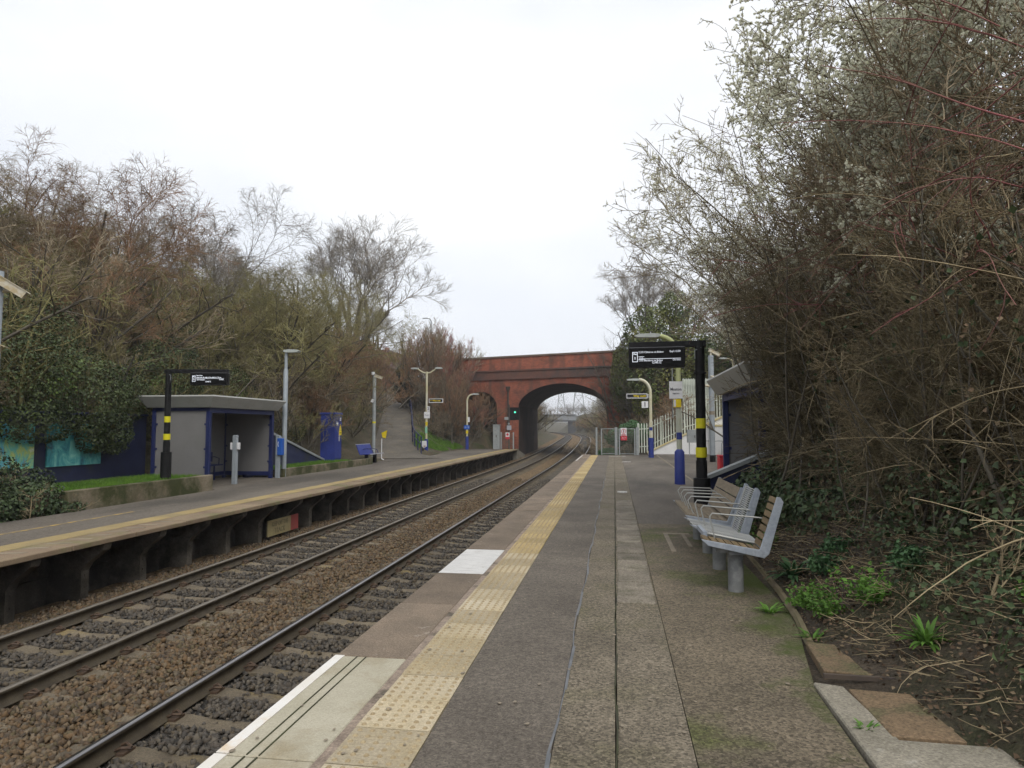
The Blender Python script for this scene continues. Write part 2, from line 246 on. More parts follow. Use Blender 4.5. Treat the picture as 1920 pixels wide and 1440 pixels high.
def brick_mat():
    m = bpy.data.materials.new('brick_red'); m.use_nodes = True; t = m.node_tree; N = t.nodes; K = t.links.new
    b = N['Principled BSDF']; b.inputs['Roughness'].default_value = 0.85; b.inputs['Specular IOR Level'].default_value = 0.25
    tcn = N.new('ShaderNodeTexCoord'); sp = N.new('ShaderNodeSeparateXYZ'); K(tcn.outputs['Object'], sp.inputs[0])
    ad = N.new('ShaderNodeMath'); K(sp.outputs[0], ad.inputs[0]); K(sp.outputs[1], ad.inputs[1])
    cb = N.new('ShaderNodeCombineXYZ'); K(ad.outputs[0], cb.inputs[0]); K(sp.outputs[2], cb.inputs[1])
    br = N.new('ShaderNodeTexBrick'); br.inputs['Scale'].default_value = 1.0
    br.inputs['Brick Width'].default_value = 0.23; br.inputs['Row Height'].default_value = 0.078; br.inputs['Mortar Size'].default_value = 0.006
    br.inputs['Color1'].default_value = (0.365, 0.115, 0.068, 1); br.inputs['Color2'].default_value = (0.255, 0.08, 0.054, 1); br.inputs['Mortar'].default_value = (0.20, 0.12, 0.09, 1)
    K(cb.outputs[0], br.inputs['Vector'])
    def nzz(s, d=6):
        n = N.new('ShaderNodeTexNoise'); n.inputs['Scale'].default_value = s; n.inputs['Detail'].default_value = d; K(tcn.outputs['Object'], n.inputs['Vector'])
        return n.outputs[0]
    r1 = N.new('ShaderNodeValToRGB'); K(nzz(0.35), r1.inputs[0])
    r1.color_ramp.elements[0].position = 0.38; r1.color_ramp.elements[0].color = (0.55, 0.58, 0.6, 1); r1.color_ramp.elements[1].position = 0.6; r1.color_ramp.elements[1].color = (1.1, 1.05, 1, 1)
    mx = N.new('ShaderNodeMix'); mx.data_type = 'RGBA'; mx.blend_type = 'MULTIPLY'; mx.inputs[0].default_value = 1; K(br.outputs[0], mx.inputs[6]); K(r1.outputs[0], mx.inputs[7])
    r2 = N.new('ShaderNodeMapRange'); K(nzz(1.1), r2.inputs[0]); r2.inputs[1].default_value = 0.5; r2.inputs[2].default_value = 0.72; r2.inputs[4].default_value = 0.75
    m2 = N.new('ShaderNodeMix'); m2.data_type = 'RGBA'; K(r2.outputs[0], m2.inputs[0]); K(mx.outputs[2], m2.inputs[6]); m2.inputs[7].default_value = (0.09, 0.055, 0.045, 1)
    mpz = N.new('ShaderNodeMapping'); mpz.inputs['Scale'].default_value = (1.6, 1.6, 0.16); K(tcn.outputs['Object'], mpz.inputs[0])
    ns = N.new('ShaderNodeTexNoise'); ns.inputs['Scale'].default_value = 1.0; ns.inputs['Detail'].default_value = 7; K(mpz.outputs[0], ns.inputs['Vector'])
    r3 = N.new('ShaderNodeMapRange'); K(ns.outputs[0], r3.inputs[0]); r3.inputs[1].default_value = 0.50; r3.inputs[2].default_value = 0.68; r3.inputs[4].default_value = 0.7
    m3 = N.new('ShaderNodeMix'); m3.data_type = 'RGBA'; K(r3.outputs[0], m3.inputs[0]); K(m2.outputs[2], m3.inputs[6]); m3.inputs[7].default_value = (0.10, 0.065, 0.05, 1)
    K(m3.outputs[2], b.inputs['Base Color'])
    MATS['brick_red'] = m
brick_mat()

def mural_mat(name, seed, cols):
    m = bpy.data.materials.new(name); m.use_nodes = True; t = m.node_tree; N = t.nodes; K = t.links.new
    b = N['Principled BSDF']; b.inputs['Roughness'].default_value = 0.5
    g = N.new('ShaderNodeNewGeometry'); mpn = N.new('ShaderNodeMapping'); mpn.inputs['Location'].default_value = (0, seed, 0); mpn.inputs['Scale'].default_value = (1, 2.2, 1.4); K(g.outputs[0], mpn.inputs[0])
    n = N.new('ShaderNodeTexNoise'); n.inputs['Scale'].default_value = 1.6; n.inputs['Detail'].default_value = 7; n.inputs['Roughness'].default_value = 0.65; n.inputs['Distortion'].default_value = 0.8
    K(mpn.outputs[0], n.inputs['Vector'])
    r = N.new('ShaderNodeValToRGB'); K(n.outputs[0], r.inputs[0]); e = r.color_ramp.elements
    e[0].position = 0.28; e[0].color = (*cols[0], 1); e[1].position = 0.72; e[1].color = (*cols[-1], 1)
    for i, c in enumerate(cols[1:-1]):
        x = e.new(0.28 + 0.44 * (i + 1) / (len(cols) - 1)); x.color = (*c, 1)
    K(r.outputs[0], b.inputs['Base Color']); MATS[name] = m
mural_mat('mural_garden', 3.0, [S(30, 100, 150), S(80, 170, 200), S(120, 195, 170), S(190, 205, 110), S(215, 225, 205)])
mural_mat('mural_teal', 9.0, [S(25, 75, 90), S(50, 125, 135), S(75, 160, 160), S(120, 190, 180), S(160, 210, 195)])

# ------------------------------------------------------------------ object helpers
def link(o, parent=None):
    COL.objects.link(o)
    if parent is not None: o.parent = parent
    return o
def tag(o, label=None, cat=None, group=None, kind=None):
    if label: o['label'] = label
    if cat: o['category'] = cat
    if group: o['group'] = group
    if kind: o['kind'] = kind
    return o
def thing(name, label, cat, loc=(0, 0, 0), rz=0.0, group=None):
    o = bpy.data.objects.new(name, None); COL.objects.link(o); o.location = loc; o.rotation_euler = (0, 0, rz); o.empty_display_size = 0.2
    return tag(o, label, cat, group)
def copy_tree(o, parent=None):
    c = o.copy(); COL.objects.link(c)
    if parent is not None: c.parent = parent
    for ch in list(o.children): copy_tree(ch, c)
    return c

class MB:
    """collects boxes, tubes and prisms; build() links ONE mesh object"""
    def __init__(s): s.v = []; s.f = []; s.m = []; s.cur = 0
    def mi(s, i): s.cur = i; return s
    def add(s, v, f):
        b = len(s.v); s.v += [tuple(p) for p in v]; s.f += [tuple(b + i for i in q) for q in f]; s.m += [s.cur] * len(f); return s
    def box(s, x0, x1, y0, y1, z0, z1):
        v = [(x0, y0, z0), (x1, y0, z0), (x1, y1, z0), (x0, y1, z0), (x0, y0, z1), (x1, y0, z1), (x1, y1, z1), (x0, y1, z1)]
        return s.add(v, [(0, 3, 2, 1), (4, 5, 6, 7), (0, 1, 5, 4), (1, 2, 6, 5), (2, 3, 7, 6), (3, 0, 4, 7)])
    def tube(s, pts, r, n=8, cap=True):
        pts = [Vector(p) for p in pts]; rr = r if isinstance(r, (list, tuple)) else [r] * len(pts)
        V = []; ref = None
        for i, p in enumerate(pts):
            t = (pts[min(i + 1, len(pts) - 1)] - pts[max(i - 1, 0)]).normalized()
            if ref is None: ref = t.cross(Vector((0, 0, 1)) if abs(t.z) < 0.9 else Vector((1, 0, 0))).normalized()
            ref = (ref - t * ref.dot(t)).normalized(); bn = t.cross(ref)
            for k in range(n):
                a = 2 * PI * k / n; V.append(p + (ref * math.cos(a) + bn * math.sin(a)) * rr[i])
        F = []
        for i in range(len(pts) - 1):
            for k in range(n):
                a = i * n + k; b = i * n + (k + 1) % n; F.append((a, b, b + n, a + n))
        if cap: F += [tuple(range(n - 1, -1, -1)), tuple(range((len(pts) - 1) * n, len(pts) * n))]
        return s.add(V, F)
    def prism(s, poly, axis, a, b):
        """poly: 2-D outline in the two other axes; extruded along axis from a to b"""
        def P3(p, t): return {'x': (t, p[0], p[1]), 'y': (p[0], t, p[1]), 'z': (p[0], p[1], t)}[axis]
        n = len(poly); v = [P3(p, a) for p in poly] + [P3(p, b) for p in poly]
        f = [tuple(range(n - 1, -1, -1)), tuple(range(n, 2 * n))] + [(i, (i + 1) % n, n + (i + 1) % n, n + i) for i in range(n)]
        return s.add(v, f)
    def mesh(s, name):
        m = bpy.data.meshes.new(name); m.from_pydata(s.v, [], s.f); m.polygons.foreach_set('material_index', s.m)
        bm = bmesh.new(); bm.from_mesh(m); bmesh.ops.recalc_face_normals(bm, faces=bm.faces); bm.to_mesh(m); bm.free()
        return m
    def build(s, name, mats, parent=None, bevel=0.0, smooth=False, loc=None):
        m = s.mesh(name)
        for k in (mats if isinstance(mats, (list, tuple)) else [mats]): m.materials.append(M[k])
        if smooth:
            m.polygons.foreach_set('use_smooth', [True] * len(m.polygons))
            try: m.set_sharp_from_angle(angle=R(40))
            except Exception: pass
        o = bpy.data.objects.new(name, m); link(o, parent)
        if loc: o.location = loc
        if bevel:
            bv = o.modifiers.new('bevel', 'BEVEL'); bv.width = bevel; bv.segments = 1; bv.limit_method = 'ANGLE'
        return o

def inst(name, mesh, parent=None, loc=(0, 0, 0), rot=(0, 0, 0), scale=None):
    o = bpy.data.objects.new(name, mesh); link(o, parent); o.location = loc; o.rotation_euler = rot
    if scale: o.scale = scale
    return o

def np_mesh(name, V, F, mats, mi=None):
    V = np.ascontiguousarray(V, dtype=np.float32); F = np.ascontiguousarray(F, dtype=np.int32); k = F.shape[1]
    m = bpy.data.meshes.new(name)
    m.vertices.add(len(V)); m.vertices.foreach_set('co', V.ravel())
    m.loops.add(F.size); m.loops.foreach_set('vertex_index', F.ravel())
    m.polygons.add(len(F)); m.polygons.foreach_set('loop_start', np.arange(0, F.size, k, dtype=np.int32))
    for q in (mats if isinstance(mats, (list, tuple)) else [mats]): m.materials.append(M[q])
    if mi is not None: m.polygons.foreach_set('material_index', np.asarray(mi, dtype=np.int32))
    m.update(calc_edges=True)
    return m

def text(name, s, size, mat_, parent, loc, rot=(PI / 2, 0, 0), align='CENTER', width=1.0, bold=0.0):
    c = bpy.data.curves.new('lettering', 'FONT'); c.body = s; c.size = size; c.align_x = align; c.align_y = 'CENTER'; c.extrude = 0.002; c.offset = bold; c.resolution_u = 2
    t = bpy.data.objects.new('lettering_tmp', c); COL.objects.link(t)
    dg = bpy.context.evaluated_depsgraph_get(); m = bpy.data.meshes.new_from_object(t.evaluated_get(dg))
    bpy.data.objects.remove(t); m.materials.clear(); m.materials.append(M[mat_])
    o = bpy.data.objects.new(name, m); link(o, parent); o.location = loc; o.rotation_euler = rot; o.scale = (width, 1, 1)
    return o

# ------------------------------------------------------------------ alignment of the line and the ground
def sstep(a, b, x):
    t = np.clip((np.asarray(x, float) - a) / (b - a), 0, 1); return t * t * (3 - 2 * t)
def tshift(y): y = np.asarray(y, float); return -np.where(y > 55, (y - 55) ** 2 / 2600.0, 0.0)   # gentle left-hand curve beyond the platforms
def tz(y): return 0.85 * sstep(42, 115, y)                                                        # gentle rise under the bridge
NEAR_C, FAR_C = -3.38, -6.62
Z_FAR = -0.18
PATH = np.array([(-12.3, 38.6, -0.17), (-14.6, 44.0, 0.55), (-19.6, 60.0, 2.95), (-23.3, 71.0, 4.5), (-26.6, 80.0, 5.4), (-30.0, 90.0, 6.6)])
def path_info(X, Y):
    """distance to the ramp's centre line and the ramp's height there"""
    best = np.full(np.shape(X), 1e9); zz = np.zeros(np.shape(X))
    for a, b in zip(PATH[:-1], PATH[1:]):
        d = b[:2] - a[:2]; l2 = d @ d
        t = np.clip(((X - a[0]) * d[0] + (Y - a[1]) * d[1]) / l2, 0, 1)
        dist = np.hypot(X - a[0] - t * d[0], Y - a[1] - t * d[1]); z = a[2] + t * (b[2] - a[2])
        m = dist < best; best = np.where(m, dist, best); zz = np.where(m, z, zz)
    return best, zz
def vnoise(X, Y, s, seed=0):
    """cheap smooth value noise"""
    x = np.asarray(X) / s; y = np.asarray(Y) / s
    return (np.sin(x * 1.7 + seed) * np.cos(y * 1.3 + seed * 2.1) + np.sin(x * 0.9 - y * 1.9 + seed * 0.7) + np.cos(x * 2.7 + y * 2.3 + seed * 1.3) * 0.5) / 2.5
def gz(X, Y):
    X = np.asarray(X, float); Y = np.asarray(Y, float); x = X - tshift(Y); z0 = tz(Y)
    bed = -1.35 + z0
    # left bank
    sl = np.where(Y < 23.4, 14.7, np.where(Y < 34, 13.3, 12.7)) - 3.2 * sstep(56, 64, Y)
    base = np.where(Y < 23.4, 0.9, 0.0) * (1 - sstep(21, 25, Y)) - 0.15 + 0.1 * sstep(56, 64, Y)
    u = -x - sl
    Hl = 5.2 + 2.4 * sstep(45, 70, Y)
    left = base + Hl * sstep(-1.5, 13.5, u) + 0.10 * vnoise(X, Y, 2.1, 1) * sstep(0, 2, u)
    left = np.where(u < 0, np.where(x < -11.6, np.minimum(Z_FAR - 0.06, left), bed), left)
    left = np.where((x > -11.6) & (Y > 60), bed + (left * 0 + 0.9) * sstep(8.9, 11.6, -x), left)
    left = np.where((Y > 60) & (x <= -11.6) & (u < 0), -0.45 + z0, left)
    # right bank
    sr = np.where(Y < 11.7, np.interp(Y, [3.0, 4.6, 5.6, 11.7], [1.85, 1.75, 1.62, 1.75]), np.where(Y < 16.3, 4.25, 7.0))
    ur = x - sr
    right = 0.02 + 5.6 * (1 - np.exp(-np.clip(ur, 0, None) / 7.5)) + 0.05 * vnoise(X, Y, 1.1, 4) * sstep(0.2, 1.2, ur)
    right = np.where(ur < 0, np.where(x > 0.7, np.where((Y > 4.55) & (Y < 11.8) & (x > 1.4), 0.0, -0.05), bed), right)
    r2 = bed + 8.6 * sstep(-1.4, 13, x)
    right = np.where(Y > 44.6, r2, right)
    z = np.where(x < -4.9, left, right)
    z = np.where((x > -8.75) & (x < -1.9) & (Y <= 60), bed, z)
    d, pz = path_info(X, Y)
    k = 1 - sstep(1.3, 3.4, d)
    z = np.where((x < -11.7) & (Y > 36), z * (1 - k) + (pz - 0.06) * k, z)
    far = sstep(110, 220, Y)
    flat = 6.5 + 0.6 * vnoise(X, Y, 40, 2)
    wide = np.where(np.abs(x + 5) > 26, 1.0, 0.0) * far
    z = z * (1 - wide) + flat * wide
    return z

def gzi(x, y):
    """height of the ground mesh itself (bilinear in its grid)"""
    x = np.asarray(x, float); y = np.asarray(y, float); i = np.clip(np.searchsorted(gx, x) - 1, 0, len(gx) - 2); j = np.clip(np.searchsorted(gy, y) - 1, 0, len(gy) - 2)
    u = (x - gx[i]) / (gx[i + 1] - gx[i]); v = (y - gy[j]) / (gy[j + 1] - gy[j])
    return GZ[i, j] * (1 - u) * (1 - v) + GZ[i + 1, j] * u * (1 - v) + GZ[i, j + 1] * (1 - u) * v + GZ[i + 1, j + 1] * u * v
def axis(breaks):
    out = []
    for a, b, s in breaks: out += list(np.arange(a, b - 1e-6, s))
    return np.array(out + [breaks[-1][1]])
gx = axis([(-2500, -200, 230), (-200, -60, 14), (-60, -30, 2), (-30, -8.8, 0.5), (-8.8, -8.6, 0.2), (-8.6, -2, 1.1), (-2, -1.8, 0.2), (-1.8, 8, 0.3), (8, 30, 1), (30, 80, 5), (80, 2500, 220)])
gy = axis([(-60, -4, 4), (-4, 20, 0.35), (20, 70, 0.6), (70, 130, 1.5), (130, 320, 6), (320, 4000, 230)])
GX, GY = np.meshgrid(gx, gy, indexing='ij'); GZ = gz(GX, GY)
nx, ny = GX.shape
idx = np.arange(nx * ny).reshape(nx, ny)
F = np.stack([idx[:-1, :-1], idx[1:, :-1], idx[1:, 1:], idx[:-1, 1:]], -1).reshape(-1, 4)
gm = np_mesh('ground', np.stack([GX, GY, GZ], -1).reshape(-1, 3), F, ['bank', 'soil'], mi=((GX[:-1, :-1] > 0.5) & (GY[:-1, :-1] < 14)).astype(int).reshape(-1))
gm.polygons.foreach_set('use_smooth', [True] * len(gm.polygons))
tag(link(bpy.data.objects.new('ground', gm)), 'brown earth banks of the railway cutting', kind='structure')

# ------------------------------------------------------------------ trackbed, sleepers, rails
def strip(name, xs, ys, zfun, matn, parent=None, mi=None):
    X, Y = np.meshgrid(xs, ys, indexing='ij'); Z = zfun(X, Y); Xs = X + tshift(Y)
    i = np.arange(X.size).reshape(X.shape); f = np.stack([i[:-1, :-1], i[1:, :-1], i[1:, 1:], i[:-1, 1:]], -1).reshape(-1, 4)
    m = np_mesh(name, np.stack([Xs, Y, Z], -1).reshape(-1, 3), f, matn, None if mi is None else mi(X[:-1, :-1]).reshape(-1))
    return link(bpy.data.objects.new(name, m), parent)
ys = axis([(-4, 60, 1.0), (60, 300, 4)])
def bedz(X, Y): return -1.115 + tz(Y) - 0.10 * sstep(7.6, 8.6, -X) + 0.035 * sstep(0.55, 0.75, 0.85 - np.abs(X + 5.0)) - 0.03 * sstep(2.3, 1.9, -X)
bxs = np.array([-9.0, -8.6, -8.1, -7.75, -7.33, -7.31, -6.9, -6.3, -5.93, -5.91, -5.4, -5.0, -4.6, -4.19, -4.17, -3.7, -3.1, -2.6, -2.58, -2.2, -1.7])
bed = strip('ballast_bed', bxs, ys, bedz, ['bed', 'bed_dark'], mi=lambda x: (((x > -7.32) & (x < -5.92)) | ((x > -4.18) & (x < -2.59))).astype(int))
tag(bed, 'stone ballast bed under the two tracks', kind='structure')

RAILP = [(-0.07, 0), (0.07, 0), (0.07, 0.012), (0.012, 0.03), (0.009, 0.108), (0.034, 0.12), (0.036, 0.148), (0.026, 0.159), (-0.026, 0.159), (-0.036, 0.148), (-0.034, 0.12), (-0.009, 0.108), (-0.012, 0.03), (-0.07, 0.012)]
def rail(parent, xc, top):
    yy = np.concatenate([np.arange(-4, 60, 8.0), np.arange(60, 301, 5.0)]); n = len(RAILP)
    p = np.array(RAILP); V = np.zeros((len(yy), n, 3))
    V[:, :, 0] = xc + p[None, :, 0] + tshift(yy)[:, None]; V[:, :, 1] = yy[:, None]; V[:, :, 2] = -0.915 - 0.159 + p[None, :, 1] + tz(yy)[:, None]
    i = np.arange(len(yy) * n).reshape(len(yy), n); f = np.stack([i[:-1], np.roll(i, -1, 1)[:-1], np.roll(i, -1, 1)[1:], i[1:]], -1)
    mi = np.zeros((len(yy) - 1, n), int); mi[:, [7, 6, 8]] = 1
    m = np_mesh('rail', V.reshape(-1, 3), f.reshape(-1, 4), ['rail_side', top], mi.reshape(-1))
    return link(bpy.data.objects.new('rail', m), parent)
def sleeper_mesh():
    xs = [-1.25, -1.2, -0.95, -0.55, -0.3, 0.3, 0.55, 0.95, 1.2, 1.25]; zt = [-0.06, -0.015, 0.0, -0.0, -0.035, -0.035, 0.0, 0.0, -0.015, -0.06]
    b = MB(); V = []; n = len(xs)
    for x, z in zip(xs, zt): V += [(x, -0.145, -0.17), (x, -0.11, z), (x, 0.11, z), (x, 0.145, -0.17)]
    F = [(0, 1, 2, 3), (4 * n - 1, 4 * n - 2, 4 * n - 3, 4 * n - 4)]
    for i in range(n - 1):
        for k in range(3): a = 4 * i + k; F.append((a, a + 1, a + 5, a + 4))
    b.add(V, F); m = b.mesh('sleeper'); m.materials.append(M['sleeper']); return m
def clip_mesh(spots):
    b = MB()
    for rx, s in spots:
        x = rx + s * 0.105
        b.box(x - 0.035, x + 0.035, -0.075, 0.075, -0.004, 0.022)
        b.tube([(x - s * 0.06, -0.045, 0.03), (x, -0.055, 0.06), (x + s * 0.05, -0.02, 0.05), (x + s * 0.03, 0.03, 0.035), (x - s * 0.03, 0.05, 0.055), (x - s * 0.07, 0.04, 0.035)], 0.013, 5)
    m = b.mesh('rail_clip'); m.materials.append(M['clip']); return m
CLIP = [(rx, s) for rx in (-0.75, 0.75) for s in (-1, 1)]
SM, CM, CM1 = sleeper_mesh(), clip_mesh(CLIP), [clip_mesh([c]) for c in CLIP]
SLEEP_Y = []
for c, lab, top, off in ((NEAR_C, 'nearer railway track with a bright polished rail beside the tactile platform edge', 'rail_top', 0.0), (FAR_C, 'farther railway track with dull rails below the far platform', 'rail_top_dull', 0.27)):
    t = thing('railway_track', lab, 'railway track', (0, 0, 0), group='railway tracks')
    rail(t, c - 0.75, top); rail(t, c + 0.75, top)
    y = 2.0 + off
    while y < 90:
        s = inst('sleeper', SM, t, (c + float(tshift(y)), y, -1.076 + float(tz(y))), (0, 0, random.Random(int(y * 100)).uniform(-0.012, 0.012)))
        SLEEP_Y.append((c, y))
        if y < 14:
            for cm_ in CM1: inst('rail_clip', cm_, s)
        elif y < 24: tag(inst('rail_clips', CM, s), kind='stuff')
        y += 0.66

# ballast stones (crushed rock, real geometry)
rs = np.random.RandomState(5)
def stones(name, n, xr, yr, rad, dark, seed):
    rs = np.random.RandomState(seed)
    u = rs.rand(n); y = yr[0] * (yr[1] / yr[0]) ** u if yr[0] > 0 else yr[0] + (yr[1] - yr[0]) * u
    x = rs.uniform(xr[0], xr[1], n)
    # keep clear of sleepers and rails
    keep = np.ones(n, bool)
    for c, off in ((NEAR_C, 0.0), (FAR_C, 0.27)):
        ph = (y - 2.0 - off + 0.33) % 0.66 - 0.33
        on = (np.abs(x - c) < 1.24) & (np.abs(ph) < 0.115)
        keep &= ~(on & (rs.rand(n) > np.where(np.abs(x - c) > 0.98, 0.55, 0.07)))
        for s in (-0.75, 0.75): keep &= np.abs(x - c - s) > 0.085
    x_ = x + rs.normal(size=n) * 0.05
    isd = ((x_ > -7.33) & (x_ < -5.92)) | ((x_ > -4.18) & (x_ < -2.6))
    isd0 = ((x > -7.33) & (x < -5.92)) | ((x > -4.18) & (x < -2.6))
    keep &= (isd == dark); x = x[keep]; y = y[keep]; n = len(x)
    # hide those well below the near platform's sight line
    r = rad * rs.uniform(0.6, 1.35, n)
    base = np.array([(-1, -1, -1), (1, -1, -1), (1, 1, -1), (-1, 1, -1), (-1, -1, 1), (1, -1, 1), (1, 1, 1), (-1, 1, 1)], float) * 0.62
    V = base[None] + rs.uniform(-0.38, 0.38, (n, 8, 3))
    V *= np.stack([np.ones(n), rs.uniform(0.65, 1.0, n), rs.uniform(0.5, 0.85, n)], -1)[:, None, :] * r[:, None, None]
    q = rs.normal(size=(n, 4)); q /= np.linalg.norm(q, axis=1)[:, None]; w, a, b, c = q.T
    Rm = np.stack([1 - 2 * (b * b + c * c), 2 * (a * b - c * w), 2 * (a * c + b * w), 2 * (a * b + c * w), 1 - 2 * (a * a + c * c), 2 * (b * c - a * w), 2 * (a * c - b * w), 2 * (b * c + a * w), 1 - 2 * (a * a + b * b)], -1).reshape(n, 3, 3)
    V = np.einsum('nij,nkj->nki', Rm, V)
    z = bedz(x, y) + r * 0.35 + rs.uniform(-0.012, 0.018, n)
    V += np.stack([x + tshift(y), y, z], -1)[:, None, :]
    f = np.array([(0, 3, 2, 1), (4, 5, 6, 7), (0, 1, 5, 4), (1, 2, 6, 5), (2, 3, 7, 6), (3, 0, 4, 7)])
    Fc = (f[None] + 8 * np.arange(n)[:, None, None]).reshape(-1, 4)
    o = link(bpy.data.objects.new(name, np_mesh(name, V.reshape(-1, 3), Fc, 'stone_grey' if dark else 'stone_rust')))
    return o
tag(stones('ballast_stones', 70000, (-8.7, -2.0), (3.2, 36), 0.033, False, 1), 'rust brown crushed stone ballast between and beside the tracks', 'ballast', kind='stuff')
tag(stones('ballast_stones', 70000, (-8.7, -2.0), (3.2, 36), 0.031, True, 2), 'dark grey crushed stone ballast between the rails of each track', 'ballast', kind='stuff')

# ------------------------------------------------------------------ near platform
rnd = random.Random(3)
b = MB(); b.box(-1.78, 1.15, -4, 41.9, -1.3, -0.10); b.box(1.15, 7.2, 11.95, 44.4, -1.3, -0.03)
npf = tag(b.build('near_platform', 'under_wall'), 'near station platform with buff tactile slabs and worn asphalt', kind='structure')
def sheet(name, poly, z, matn, parent, thick=0.05):
    bb = MB(); bb.prism(poly, 'z', z - thick, z); return bb.build(name, matn, parent)
# coping slabs
cop = [(-1.2, 0.25, 'coping_new'), (0.25, 1.72, 'coping_new'), (1.72, 3.22, 'coping_new'), (3.22, 4.70, 'coping_new'), (4.70, 6.18, 'coping_red'), (6.18, 7.52, 'coping_red'), (7.52, 9.02, 'coping_white')]
y = 9.02
while y < 41.0: cop.append((y, y + 1.45, 'coping_red')); y += 1.45
for y0, y1, m_ in cop:
    b = MB(); b.box(-1.96, -1.445, y0 + 0.006, y1 - 0.006, -0.10, rnd.uniform(-0.003, 0.003))
    o = b.build('coping_slab', m_, npf, bevel=0.006)
    if m_ == 'coping_new':
        q = MB(); q.box(-1.9615, -1.895, y0 + 0.007, y1 - 0.007, -0.03, 0.0055); q.build('white_edge_strip', 'white_strip', o)
        q = MB()
        for gx_ in (-1.80, -1.735): q.box(gx_ - 0.004, gx_ + 0.004, y0 + 0.01, y1 - 0.01, 0.0, 0.0045)
        q.build('groove', 'joint_dark', o)
b = MB()
pts = [(-1.445 + rnd.uniform(-0.004, 0.002), -1.386 + rnd.uniform(-0.004, 0.004), -1.2 + i * 0.3) for i in range(142)]
for (a0, a1, ya), (c0, c1, yb) in zip(pts[:-1], pts[1:]): b.prism([(a0, ya), (a1, ya), (c1, yb), (c0, yb)], 'z', -0.06, -0.004)
b.build('mortar_joint', 'mortar', npf)
# tactile slabs with blisters
def tactile_mesh(blist):
    b = MB(); b.box(-0.204, 0.204, -0.1955, 0.1955, -0.06, 0.0)
    if blist:
        b.mi(1)
        for i in range(6):
            for j in range(6):
                x, y_ = -0.17 + i * 0.068, -0.165 + j * 0.066
                V = [(x + 0.016 * math.cos(k * PI / 3.5), y_ + 0.016 * math.sin(k * PI / 3.5), 0.0) for k in range(7)] + [(x + 0.009 * math.cos(k * PI / 3.5), y_ + 0.009 * math.sin(k * PI / 3.5), 0.0075) for k in range(7)]
                b.add(V, [(k, (k + 1) % 7, 7 + (k + 1) % 7, 7 + k) for k in range(7)] + [tuple(range(7, 14))])
    m = b.mesh('tactile_slab'); m.materials.append(M['tactile']); m.materials.append(M['blister']); return m
TM1, TM0 = tactile_mesh(True), tactile_mesh(False)
y = 0.6
while y < 41.2:
    inst('tactile_slab', TM1 if y < 22 else TM0, npf, (-1.182 + rnd.uniform(-0.003, 0.003), y, 0.002 + rnd.uniform(-0.002, 0.002)), (rnd.uniform(-0.004, 0.004), rnd.uniform(-0.004, 0.004), rnd.uniform(-0.006, 0.006)))
    if y > 8.8:
        o = COL.objects[-1]; o.material_slots[0].link = 'OBJECT'; o.material_slots[0].material = M['tactile_yellow']
    y += 0.401
sheet('asphalt_strip', [(-0.972, -2), (-0.325, -2), (-0.325, 41.6), (-0.972, 41.6)], 0.0, 'asphalt_dark', npf)
sheet('aggregate_strip', [(-0.32, -2), (-0.012, -2), (-0.012, 41.6), (-0.32, 41.6)], 0.001, 'asphalt_agg', npf)
sheet('drain_strip', [(0.0, -2), (0.375, -2), (0.375, 41.6), (0.0, 41.6)], -0.002, 'asphalt_agg', npf)
sheet('mossy_asphalt', [(0.38, -2), (1.17, -2), (1.17, 3.3), (1.20, 4.5), (1.32, 5.2), (1.45, 5.9), (1.57, 7.3), (1.61, 9.0), (1.66, 11.8), (0.38, 11.8)], 0.0, 'asphalt_moss', npf)
sheet('rear_asphalt', [(0.38, 11.805), (2.28, 11.805), (2.42, 41.6), (0.38, 41.6)], 0.0, 'asphalt_far', npf)
sheet('forecourt', [(2.34, 11.9), (7.1, 11.9), (7.1, 44.3), (2.50, 44.3)], 0.0, 'asphalt_far', npf)
b = MB()
for i in range(60):
    y0 = -2 + i * 0.42; a = 0.014 + 0.008 * math.sin(i * 1.7); o1 = 0.012 * math.sin(i * 0.9) + 0.006 * math.sin(i * 2.3); o2 = 0.012 * math.sin((i + 1) * 0.9) + 0.006 * math.sin((i + 1) * 2.3)
    b.prism([(-0.33 + o1, y0), (-0.33 + o1 + a, y0), (-0.33 + o2 + a, y0 + 0.42), (-0.33 + o2, y0 + 0.42)], 'z', -0.02, 0.0045)
b.build('bitumen_seal', 'bitumen', npf)
b = MB()
for i in range(90):
    y0 = -1 + i * 0.3; w = 0.010 + 0.005 * math.sin(i * 2.1); o1 = 0.006 * math.sin(i * 1.3); o2 = 0.006 * math.sin((i + 1) * 1.3)
    b.prism([(-0.010 + o1, y0), (-0.010 + o1 + w, y0), (-0.010 + o2 + w, y0 + 0.3), (-0.010 + o2, y0 + 0.3)], 'z', -0.02, 0.0048)
b.build('crack', 'joint_dark', npf)
y = 6.45
while y < 15.5:
    l = rnd.choice((0.28, 0.45, 0.6, 0.6)); b = MB()
    j = lambda: rnd.uniform(-0.012, 0.012)
    b.prism([(0.02 + j(), y + 0.01), (0.355 + j(), y + 0.01 + j()), (0.36 + j(), y + l - 0.01 + j()), (0.02 + j(), y + l - 0.01)], 'z', -0.03, 0.004 + rnd.uniform(0, 0.004))
    o = b.build('paving_slab', 'paving', npf, bevel=0.004); y += l
